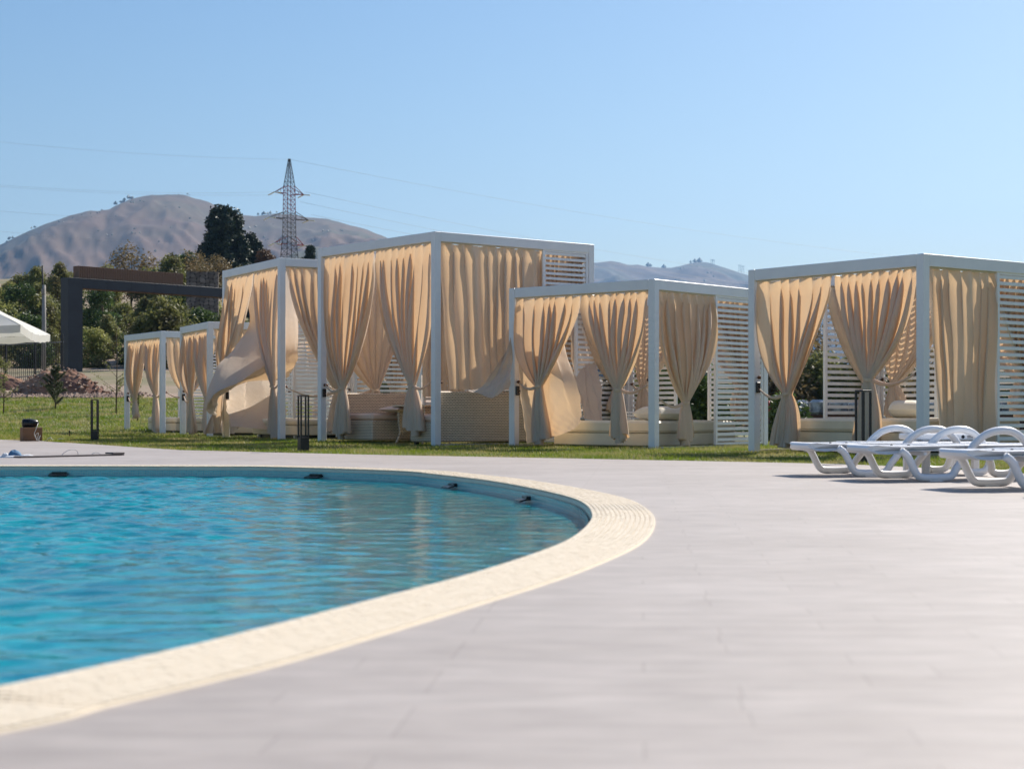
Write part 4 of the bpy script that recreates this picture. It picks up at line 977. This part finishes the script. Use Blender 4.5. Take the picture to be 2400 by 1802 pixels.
def plant(key, x, y, z, s=1.0, rz=0, name='tree', label='', cat='tree', group=None, sx=1.0):
    tr, cr, _ = PROTO[key]; o = empty(name, (x, y, z), rz, label=label, cat=cat, group=group); o.scale = (s * sx, s * sx, s)
    link('trunk', tr, None, o); link('crown', cr, None, o); return o
make_proto('t1', 5.5, 4.6, 46, 9000, .085, 'leaf1', 1, base=.05)
make_proto('t2', 6.5, 4.0, 44, 9000, .085, 'leaf1', 2, base=.05, droop=.4)
make_proto('t3', 4.5, 5.0, 46, 9000, .08, 'leaf1', 3, base=.04)
make_proto('t4', 5.2, 4.2, 40, 7000, .08, 'leaf2', 4, base=.06)
make_proto('dry', 5.0, 4.4, 34, 2600, .06, 'leafdry', 6, base=.3, limbs=26, shell=.2, trunkr=.09)
make_proto('con', 9.0, 5.6, 150, 34000, .15, 'leaf3', 7, kind='egg', base=.06, elong=1.5)
make_proto('cone', 4.0, 2.6, 50, 5000, .10, 'leaf3', 9, kind='cone', base=.05)
make_proto('rust', 4.0, 4.0, 60, 9000, .09, 'leafrust', 10, kind='round', base=.2)
make_proto('bush', 1.6, 2.2, 24, 4500, .045, 'leaf2', 12, base=.05, trunkr=.03)
make_proto('shrub', 2.6, 3.2, 30, 6500, .06, 'leaf1', 13, base=.02, trunkr=.04)
make_proto('shruby', 2.4, 3.4, 30, 6000, .06, 'leafdry', 14, base=.02, trunkr=.04, shell=.4)
rnd = random.Random(21); TG = 'grey green trees massed on the slope behind the portal'
cnt = 0
def slope_tree(px, Y, topy, key, lab, name='tree', cat='tree', group=TG, sx=1.0):
    x = (px - 1200) / FPX * Y; z = float(th(x, Y)) - .3; s = (CH + (HY - topy) * Y / FPX - z) / PROTO[key][2]
    return plant(key, x, Y, z, max(.35, s), rnd.uniform(0, 6.28), name, lab, cat, group, sx)
def rowlab(px, Y):
    if px < 150: where = 'left of the dark portal'
    elif px < 300: where = 'seen through the portal near its left column'
    elif px < 520: where = 'seen through the portal toward the stone pillar'
    else: where = 'behind the gazebo tops'
    return where
front = [(-60, 780), (-10, 740), (30, 770), (75, 760), (120, 790), (215, 790), (255, 740), (300, 800), (340, 760), (385, 730), (430, 760), (480, 740), (530, 760), (600, 760)]
ADJ = ['bushy', 'dense', 'loose', 'rounded', 'spreading', 'low', 'feathery', 'broad', 'ragged', 'thick', 'drooping', 'pale', 'dusky', 'upright']
for i, (px, ty) in enumerate(front):
    key = ('t1', 't3', 't2', 't4')[i % 4]; slope_tree(px, 90 + rnd.uniform(-3, 5), ty + rnd.uniform(-12, 12), key, f'{ADJ[i % 14]} grey green tree in the front row {rowlab(px, 0)}', sx=1.0)
mid = [(-50, 700), (5, 690), (45, 680), (95, 700), (140, 720), (190, 720), (240, 690), (290, 720), (335, 700), (380, 690), (425, 700), (480, 690), (540, 710), (620, 720)]
for i, (px, ty) in enumerate(mid):
    key = ('t2', 't1', 't4', 't3')[i % 4]; slope_tree(px, 106 + rnd.uniform(-4, 5), ty + rnd.uniform(-8, 8), key, f'{ADJ[(i + 5) % 14]} grey green tree in the second row {rowlab(px, 0)}')
back = [(-60, 690, 't1'), (-20, 676, 't2'), (18, 672, 't1'), (58, 655, 't3'), (88, 632, 't2'), (135, 625, 't2'), (160, 650, 't1'), (250, 640, 't1'), (350, 645, 't3'), (430, 606, 't4'), (400, 615, 't1'), (560, 640, 't1'), (640, 650, 't3'), (720, 660, 't1')]
for i, (px, ty, key) in enumerate(back):
    slope_tree(px, 124 + rnd.uniform(-4, 6), ty, key, f'{ADJ[(i + 9) % 14]} tree on the skyline of the slope {rowlab(px, 0)}')
slope_tree(308, 128, 582, 'dry', 'half bare brownish tree rising behind the brown portal panel', group=None)
slope_tree(450, 128, 596, 'dry', 'thin olive tree between the portal panel and the big conifer', group=None)
slope_tree(500, 126, 606, 'dry', 'rusty brown thin tree below the big conifer', group=None)
slope_tree(470, 135, 625, 'dry', 'low dry tree behind the stone pillar', group=None)
cx = (524 - 1200) / FPX * 190; z0 = CH + (HY - 640) * 190 / FPX - 1.3
plant('con', cx, 190, z0, (CH + (HY - 500) * 190 / FPX - z0) / 9.0, 1, 'conifer', 'big dark green conifer standing against the mountain', 'tree')
cx = (588 - 1200) / FPX * 196; plant('con', cx, 196, z0 - .4, (CH + (HY - 560) * 196 / FPX - z0 + .4) / 9.0, 2.4, 'conifer', 'smaller dark conifer right beside the big one', 'tree', sx=.72)
cx = (726 - 1200) / FPX * 200; plant('cone', cx, 200, 16.3, (CH + (HY - 583) * 200 / FPX - 16.3) / 4.0, 0, 'conifer', 'small pointed conifer right of the pylon foot', 'tree', sx=.9)
cx = (703 - 1200) / FPX * 200; plant('cone', cx, 203, 15.3, .95, 2, 'conifer', 'tiny pointed conifer touching the pylon foot', 'tree')
cx = (622 - 1200) / FPX * 180; plant('rust', cx, 180, CH + (HY - 650) * 180 / FPX, (650 - 594) * 180 / FPX / 4.0, 0, 'tree', 'round rust brown tree behind the tall gazebo beam', 'tree')
for px, Y, ty, key, lab in ((1215, 66, 880, 'shrub', 'grey green shrub behind the low gazebo left part'), (1440, 62, 885, 'shruby', 'dry shrub behind the slats of the low gazebo'), (1500, 66, 875, 'shrub', 'dark shrub behind the slats of the low gazebo'), (1560, 60, 880, 'shrub', 'green shrub behind the daybed pillow'), (1700, 64, 890, 'shrub', 'shrub behind the right screen of the low gazebo'), (1795, 70, 842, 'shruby', 'yellowish shrub left in the gap behind the nearest gazebo'), (1835, 66, 868, 'shruby', 'low yellowish shrub beside the wrapped bundles'), (1872, 72, 838, 'shruby', 'tall yellowish shrub in the gap behind the nearest gazebo'), (1912, 68, 850, 'shrub', 'olive shrub behind the left screen of the nearest gazebo'), (1990, 66, 850, 'shrub', 'shrub behind the pillow of the nearest gazebo'), (2080, 68, 850, 'shrub', 'shrub behind the back screen of the nearest gazebo'), (2180, 64, 865, 'shruby', 'dry shrub behind the loose curtain'), (2290, 66, 860, 'shrub', 'shrub behind the right side curtain of the nearest gazebo'), (2380, 62, 880, 'shrub', 'shrub at the right edge behind the slats'), (930, 70, 880, 'shrub', 'shrub behind the wicker sofas')):
    slope_tree(px, Y, ty, key, lab, 'shrub', 'shrub', 'shrubs along the field behind the gazebos')
for px, Y, ty, lab in ((1625, 33, 872, 'leafy green bush behind the daybed of the low gazebo'), (1605, 35, 905, 'low leafy bush under the curtain of the low gazebo'), (1845, 31, 950, 'small fresh green plant beside the wrapped bundles')):
    slope_tree(px, Y, ty, 'bush', lab, 'bush', 'bush', None)
slope_tree(1875, 110, 742, 'dry', 'bare grey tree above the shrubs in the gap of the nearest gazebo', group=None)
# young pine and thin saplings on the lawn edge
def needles(h, seed, n=2600):
    r = np.random.default_rng(seed); V = []; F = []; k = 0; mb = MB(); mb.tube([(0, 0, -.1), (0, 0, h)], [.025, .006], 6)
    for q in range(34):
        z = h * (.10 + .86 * q / 33); L = (1 - q / 38) ** .8 * .52 * h * r.uniform(.35, .95) ; a = q * 2.4 + r.uniform(-.9, .9); tip = np.array([math.cos(a) * L, math.sin(a) * L, z + L * r.uniform(.2, 1.0)])
        s0 = np.array([0, 0, z]); mb.tube([s0, s0 * .4 + tip * .6 + np.array([0, 0, -.03]), tip], [.010, .007, .003], 4)
        for t in r.uniform(.15, 1.03, 260):
            c = s0 + (tip - s0) * t; dd = (tip - s0) / L * .5 + r.normal(size=3) * .6; dd /= np.linalg.norm(dd); ln = .09 * r.uniform(.7, 1.2); b = np.cross(dd, r.normal(size=3)); b = b / np.linalg.norm(b) * .007
            V += [c - b, c + b, c + dd * ln]; F.append((k, k + 1, k + 2)); k += 3
    return mb, V, F
mbp, V, F = needles(1.35, 3); p = at(130, HY, 52); z = float(th(p.x, 52)); o = empty('young_pine', (p.x, 52, z), 0, label='young pine sapling on the lawn in front of the soil heap', cat='tree')
mbp.build('trunk', M['bark'], o); link('crown', npmesh('crown', V, F), M['pinen'], o)
def sapling(px, Y, h, lab, n, seed, leafm='leaf1'):
    r = np.random.default_rng(seed); p = at(px, HY, Y); o = empty('sapling', (p.x, Y, float(th(p.x, Y))), 0, label=lab, cat='tree'); mb = MB(); mb.tube([(0, 0, -.1), (.03, 0, h * .5), (0, 0, h)], [.022, .015, .004], 6); C = []
    for q in range(26):
        z0 = h * r.uniform(.18, .92); a = r.uniform(0, 6.28); L = .30 * h * (1 - .5 * z0 / h) * r.uniform(.4, 1); tip = (math.cos(a) * L, math.sin(a) * L, z0 + L * .7); mb.tube([(0, 0, z0), tip], [.008, .002], 4)
        for t in r.uniform(.3, 1.1, n // 26): C.append((tip[0] * t + r.normal(0, .03), tip[1] * t + r.normal(0, .03), z0 + (tip[2] - z0) * t + r.normal(0, .03)))
    C = np.array(C); m = len(C); a = r.normal(size=(m, 3)); a /= np.linalg.norm(a, axis=1)[:, None]; b = np.cross(a, r.normal(size=(m, 3))); b /= np.linalg.norm(b, axis=1)[:, None]
    V = np.stack([C - a * .035, C + b * .012, C + a * .035, C - b * .012], 1).reshape(-1, 3); mb.build('trunk', M['bark'], o); link('crown', npmesh('crown', V, np.arange(4 * m).reshape(m, 4)), M[leafm], o)
sapling(272, 50, 3.0, 'tall thin sapling in front of the portal opening', 700, 3)
sapling(8, 50, 1.8, 'thin sapling at the left picture edge', 600, 5)
sapling(322, 47, 1.3, 'small sapling seen through the farthest gazebo', 500, 6)
# lawn grass blades
def blades(n, xr, yr, hgt, wdt, seed):
    r = np.random.default_rng(seed); y = yr[0] + (yr[1] - yr[0]) * r.random(n) ** 1.5; x = r.uniform(xr[0], xr[1], n); x = np.clip(x, -1e9, 1e9)
    k = (~in_deck(x, y)) & (np.abs(x) < y * .345 + .5); x, y = x[k], y[k]; n = len(x)
    z = th(x, y) - .008; a = r.uniform(0, 6.28, n); patch = .75 + .5 * np.clip(.5 + .5 * np.sin(x * 1.9 + np.sin(y * 1.3) * 2) * np.sin(y * 1.7 + 1.3), 0, 1)
    h = hgt * r.uniform(.5, 1.35, n) * patch * np.clip(.7 + y / 60, 1, 2); w_ = wdt * r.uniform(.7, 1.3, n) * np.clip(y / 26, .8, 2.0); ln = r.normal(0, .45, (n, 2)) * h[:, None]
    p0 = np.stack([x - np.cos(a) * w_, y - np.sin(a) * w_, z], -1); p1 = np.stack([x + np.cos(a) * w_, y + np.sin(a) * w_, z], -1); p2 = np.stack([x + ln[:, 0], y + ln[:, 1], z + h], -1)
    return np.stack([p0, p1, p2], 1).reshape(-1, 3)
Vg = np.concatenate([blades(330000, (-11, 8), (14.5, 33), .042, .0045, 1), blades(260000, (-20, 3), (29, 57.5), .045, .006, 2)])
link('grass', npmesh('grass', Vg, np.arange(len(Vg)).reshape(-1, 3)), M['grassb'], kind='stuff', label='short green lawn grass with dry patches between deck and gazebos')

# ------------------------------------------------------------------ bundles behind the nearest gazebo
bw = at(1775, HY, 46); wallo = MB().box((0, 0, .24), (9.5, .25, .48)).build('low_wall', M['brownwall'], None, (bw.x + 4.4, 46, 0), label='low brown wall carrying the wrapped bundles behind the nearest gazebo', cat='wall')
rnd = random.Random(5)
for q in range(17):
    wq = rnd.uniform(.40, .55); mb = MB(); w_ = wob(q + 20)
    mb.box((0, 0, .20), (wq, .5, .40 + rnd.uniform(-.05, .03)), b=.07)
    mb.v = [(a + .03 * w_(b * 9, c * 9), b + .03 * w_(a * 9, c * 9), c + .02 * w_(a * 9, b * 9)) for a, b, c in mb.v]
    red = q in (0,)
    mb.build('wrapped_bundle', M['wrapred' if red else 'wrap'], None, (bw.x + .1 + q * .54, 46, .485), rnd.uniform(-.15, .15), label='red wrapped bundle at the left end of the low brown wall' if red else 'grey plastic wrapped bundle in the row on the low brown wall', cat='bundle', group=None if red else 'plastic wrapped bundles on the low brown wall')

# ------------------------------------------------------------------ pylon and power lines
Yy = 300.0; sP = Yy / FPX; pc = at(678, HY, Yy); zP = lambda py: CH + (HY - py) * sP
py_ = empty('pylon', (pc.x, Yy, 15), R(38), label='red and white lattice power pylon before the mountain', cat='pylon')
def lw(py): return np.interp(py, [373, 437, 555, 640], [.25, 1.5, 1.75, 2.7])   # full width in metres
def lattice(pa, pb, n, m, name='lattice', r=.042):
    mb = MB(); lv = [pa + (pb - pa) * i / n for i in range(n + 1)]; C4 = ((-1, -1), (1, -1), (1, 1), (-1, 1))
    P = [[Vector((c[0] * lw(l) / 2, c[1] * lw(l) / 2, zP(l) - 15)) for c in C4] for l in lv]
    for i in range(n):
        for c in range(4):
            d_ = (c + 1) % 4; mb.bar(P[i][c], P[i + 1][c], r * 2.2); mb.bar(P[i][c], P[i + 1][d_], r); mb.bar(P[i][d_], P[i + 1][c], r)
        for c in range(4): mb.bar(P[i][c], P[i][(c + 1) % 4], r)
    return mb.build(name, M[m], py_)
lattice(373, 437, 6, 'darkst'); lattice(437, 500, 6, 'redpaint'); lattice(500, 555, 5, 'galv'); lattice(555, 640, 6, 'darkst')
tips = []
for py, ln, m in ((455, 3.1, 'redpaint'), (514, 4.1, 'galv'), (574, 3.1, 'redpaint')):
    z = zP(py) - 15
    for s_ in (-1, 1):
        mb = MB(); w_ = lw(py) / 2; tip = Vector((s_ * ln, 0, z + .1))
        for q in (-1, 1): mb.bar((s_ * w_, q * w_, z), tip, .12); mb.bar((s_ * w_, q * w_, z + 1.35), tip, .09)
        for t in (.3, .6, .8):
            a = Vector((s_ * w_, w_, z)).lerp(tip, t); b = Vector((s_ * w_, -w_, z)).lerp(tip, t); mb.bar(a, b, .07); c = Vector((s_ * w_, w_, z + 1.35)).lerp(tip, t); mb.bar(a, c, .06)
        mb.build('cross_arm', M[m], py_)
        for dy in (-1, 1):
            MB().tube([tip, tip + Vector((.4 * s_ * 0, dy * 2.1, -.30))], .11, 6).build('insulator', M['glassins'], py_); tips.append(tip + Vector((0, dy * 2.1, -.3)))
def line(a, b, sag, label, r=.014):
    a = Vector(a); b = Vector(b); pts = []
    for q in range(33):
        t = q / 32; p = a.lerp(b, t); p.z -= sag * 4 * t * (1 - t); pts.append(p - a)
    MB().tube(pts, r, 4).build('power_line', M['wire'], None, a, label=label, cat='power line', group='thin power lines meeting at the pylon')
line(W(678, 374, 300), W(-500, 268, 260), 1.5, 'topmost power line from the pylon top to the left')
line(W(650, 457, 299), W(-500, 385, 260), 1.6, 'power line left of the pylon at its upper arm')
line(W(655, 450, 302), W(-500, 380, 268), 1.8, 'second power line left of the pylon at its upper arm')
line(W(640, 517, 299), W(-500, 440, 262), 1.6, 'power line left of the pylon at its middle arm')
line(W(655, 577, 299), W(-500, 478, 262), 1.6, 'power line left of the pylon at its lowest arm')
line(W(678, 374, 300), W(2700, 640, 520), 4.5, 'long power line from the pylon top descending to the right', .019)
line(W(715, 450, 300), W(2600, 700, 520), 5.5, 'power line right of the pylon at its upper arm', .019)
line(W(728, 503, 300), W(2600, 720, 520), 5.5, 'power line right of the pylon at its middle arm', .019)
line(W(703, 473, 300), W(2600, 730, 540), 5.5, 'lower power line right of the pylon passing over the tall gazebo', .019)
# ridge-top masts and trees far away
for i, (px, py) in enumerate(((1668, 615), (1672, 616), (1734, 628), (1741, 630))):
    a = at(px, py + 4, 6150); mb = MB(); hh = 16
    for s_ in (-4, 4): mb.bar((s_, 0, -10), (s_ * .6, 0, hh), 1.2)
    mb.bar((-7, 0, hh), (7, 0, hh), 1.2)
    mb.build('ridge_mast', M['darkst'], None, a, label=['left', 'right'][i % 2] + (' mast of the pair on the far mountain summit' if i < 2 else ' mast of the pair low on the far ridge'), cat='mast')
r = np.random.default_rng(9); V = []; F = []
def tuft(c, s_):
    n0 = len(V); oc = np.array([(1, 0, 0), (-1, 0, 0), (0, 1, 0), (0, -1, 0), (0, 0, 1.1), (0, 0, -.5)]); V.extend(list(np.array(c) + oc * s_ * r.uniform(.7, 1.3, (6, 1)))); F.extend([(n0 + a, n0 + b, n0 + c_) for a, b, c_ in ((0, 2, 4), (2, 1, 4), (1, 3, 4), (3, 0, 4), (2, 0, 5), (1, 2, 5), (3, 1, 5), (0, 3, 5))])
for (px, v, Xd, Yd, Z), k, sz in ((MG, 700, 2.6), (MG2, 400, 4.5)):
    for q in range(k):
        j = int(r.integers(15, 128)); i = int(r.integers(0, len(px) - 1)); cl = math.sin(i * .09 + j * .05) + math.sin(j * .13 - i * .031)
        if cl < .4 and r.random() < .8: continue
        for _ in range(int(r.integers(1, 4))): tuft((Xd[j, i] + r.normal(0, 9), Yd[j, i] + r.normal(0, 9), Z[j, i] + sz * .3), sz * r.uniform(.4, 1.2))
for a, b, n in ((4, 30, 7), (72, 84, 3), (270, 312, 16), (240, 250, 3), (600, 650, 8), (520, 560, 4)):
    for q in range(n):
        pxx = r.uniform(a, b); i = int(np.argmin(np.abs(MG[0] - pxx))); tuft((MG[2][129, i] + r.normal(0, 4), MG[3][129, i], MG[4][129, i] + 3), r.uniform(2, 4.5))
for pxx, s_ in ((1517, 10), (1524, 9), (1556, 11), (1630, 12), (1640, 12), (1618, 8)):
    i = int(np.argmin(np.abs(MG2[0] - pxx))); tuft((MG2[2][129, i], MG2[3][129, i], MG2[4][129, i] + 4), s_)
link('mountain_scrub', npmesh('mountain_scrub', V, F), M['leaf3'], kind='stuff', label='scattered dark scrub and trees on the mountain slopes')
